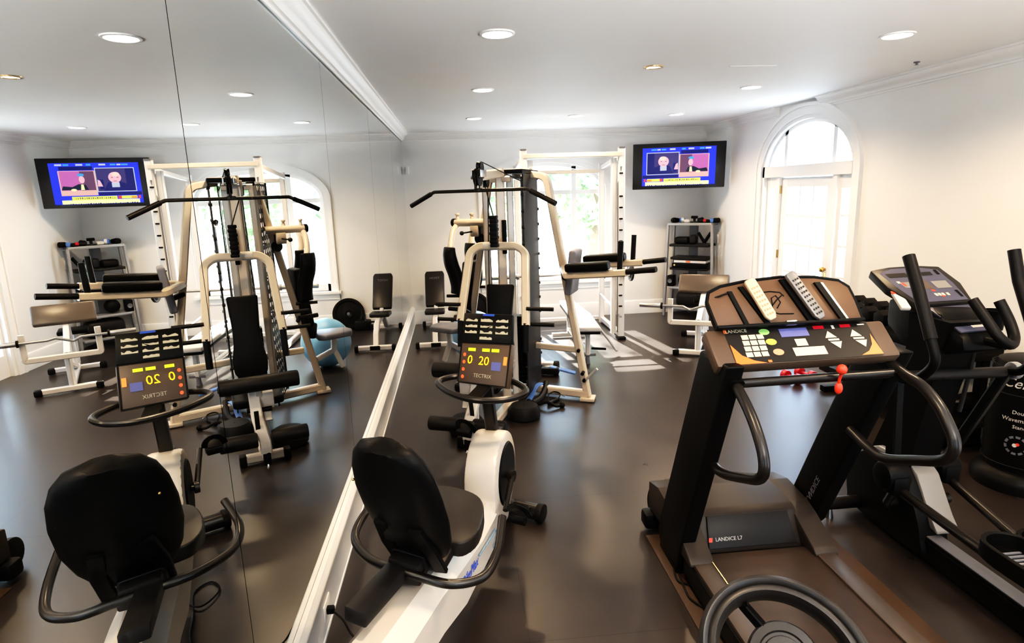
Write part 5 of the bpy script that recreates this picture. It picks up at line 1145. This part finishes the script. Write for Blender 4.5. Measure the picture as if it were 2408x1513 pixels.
tree('garden_tree', 'leafy green tree beyond the arched door, nearer the camera end', 11.5, 3.0, 5.5, 2.2)
gb = Thing('entry_gable', 'white gabled porch frame outside the arched door', 'porch', (6.6, 7.2, -.1))
gb.part('gable_trim', MB().tube([(6.6, 5.2, 2.15), (6.6, 7.0, 3.35), (6.6, 8.8, 2.15)], .05, square=(.10, .16)).tube([(6.75, 5.2, 2.0), (6.75, 7.0, 3.2), (6.75, 8.8, 2.0)], .05, square=(.08, .10)), 'trim')
for y in (5.2, 8.8): gb.part('post', MB().tube([(6.6, y, -.1), (6.6, y, 2.15)], .06, square=(.13, .13)), 'trim')

# ------------------------------------------------------------------ light
w = bpy.data.worlds.new('sky'); SC.world = w; w.use_nodes = True; nt = w.node_tree
bg = nt.nodes['Background']; bg.inputs['Strength'].default_value = SKY
tc = nt.nodes.new('ShaderNodeTexCoord'); sp_ = nt.nodes.new('ShaderNodeSeparateXYZ'); rp = nt.nodes.new('ShaderNodeValToRGB')
rp.color_ramp.elements[0].position = .0; rp.color_ramp.elements[0].color = (.62, .80, 1, 1); rp.color_ramp.elements[1].position = .8; rp.color_ramp.elements[1].color = (.40, .62, 1, 1)
nt.links.new(tc.outputs['Generated'], sp_.inputs[0]); nt.links.new(sp_.outputs['Z'], rp.inputs['Fac']); nt.links.new(rp.outputs['Color'], bg.inputs['Color'])
sun = bpy.data.lights.new('sun', 'SUN'); sun.energy = 34; sun.angle = .01; sun.color = (1, .95, .86)
so = bpy.data.objects.new('sun', sun); COL.objects.link(so)
sd_ = V((.125, -.80, -.585)).normalized(); so.rotation_euler = sd_.to_track_quat('-Z', 'Y').to_euler()
bf = bpy.data.lights.new('ceiling_fill', 'SPOT'); bf.energy = CEIL_FILL; bf.color = (1, .96, .90); bf.spot_size = math.radians(150); bf.spot_blend = .8; bf.shadow_soft_size = .12  # added fill spot behind the camera, aimed up to brighten the ceiling
bo = bpy.data.objects.new('ceiling_fill', bf); COL.objects.link(bo); bo.location = (1.9, -.9, 1.35); bo.rotation_euler = V((.10, .35, 1)).to_track_quat('-Z', 'Y').to_euler()
def portal(loc, sx, sy, direction):
    l = bpy.data.lights.new('window_portal', 'AREA'); l.shape = 'RECTANGLE'; l.size = sx; l.size_y = sy; l.energy = 1; l.cycles.is_portal = True
    o = bpy.data.objects.new('window_portal', l); COL.objects.link(o); o.location = loc; o.rotation_euler = V(direction).to_track_quat('-Z', 'Y').to_euler()
portal((2.0, D+.2, 1.4), 1.8, 1.8, (0, -1, 0)); portal((W+.2, DOOR[0], 1.25), 1.8, 2.6, (-1, 0, 0)); portal((W+.2, WIN2[0], 1.25), 1.7, 2.6, (-1, 0, 0)); portal((2.0, YF-.2, 1.4), 1.8, 1.8, (0, 1, 0))
SC.view_settings.view_transform = 'Standard'; SC.view_settings.look = 'None'; SC.view_settings.exposure = EXPO; SC.view_settings.gamma = 1.0
SC.cycles.use_denoising = True; SC.cycles.max_bounces = 10; SC.cycles.diffuse_bounces = 6; SC.cycles.glossy_bounces = 4; SC.cycles.transparent_max_bounces = 12; SC.cycles.sample_clamp_indirect = 6; SC.cycles.caustics_reflective = False; SC.cycles.caustics_refractive = False
vs = SC.view_settings; vs.use_curve_mapping = True; cm = vs.curve_mapping; cm.extend = 'EXTRAPOLATED'; cm.use_clip = False; cv = cm.curves[3]
for x, y in ((.02, .0085), (.10, .076), (.35, .36), (.70, .62)): cv.points.new(x, y)
cv.points[-1].location = (1.0, .76); cm.update()
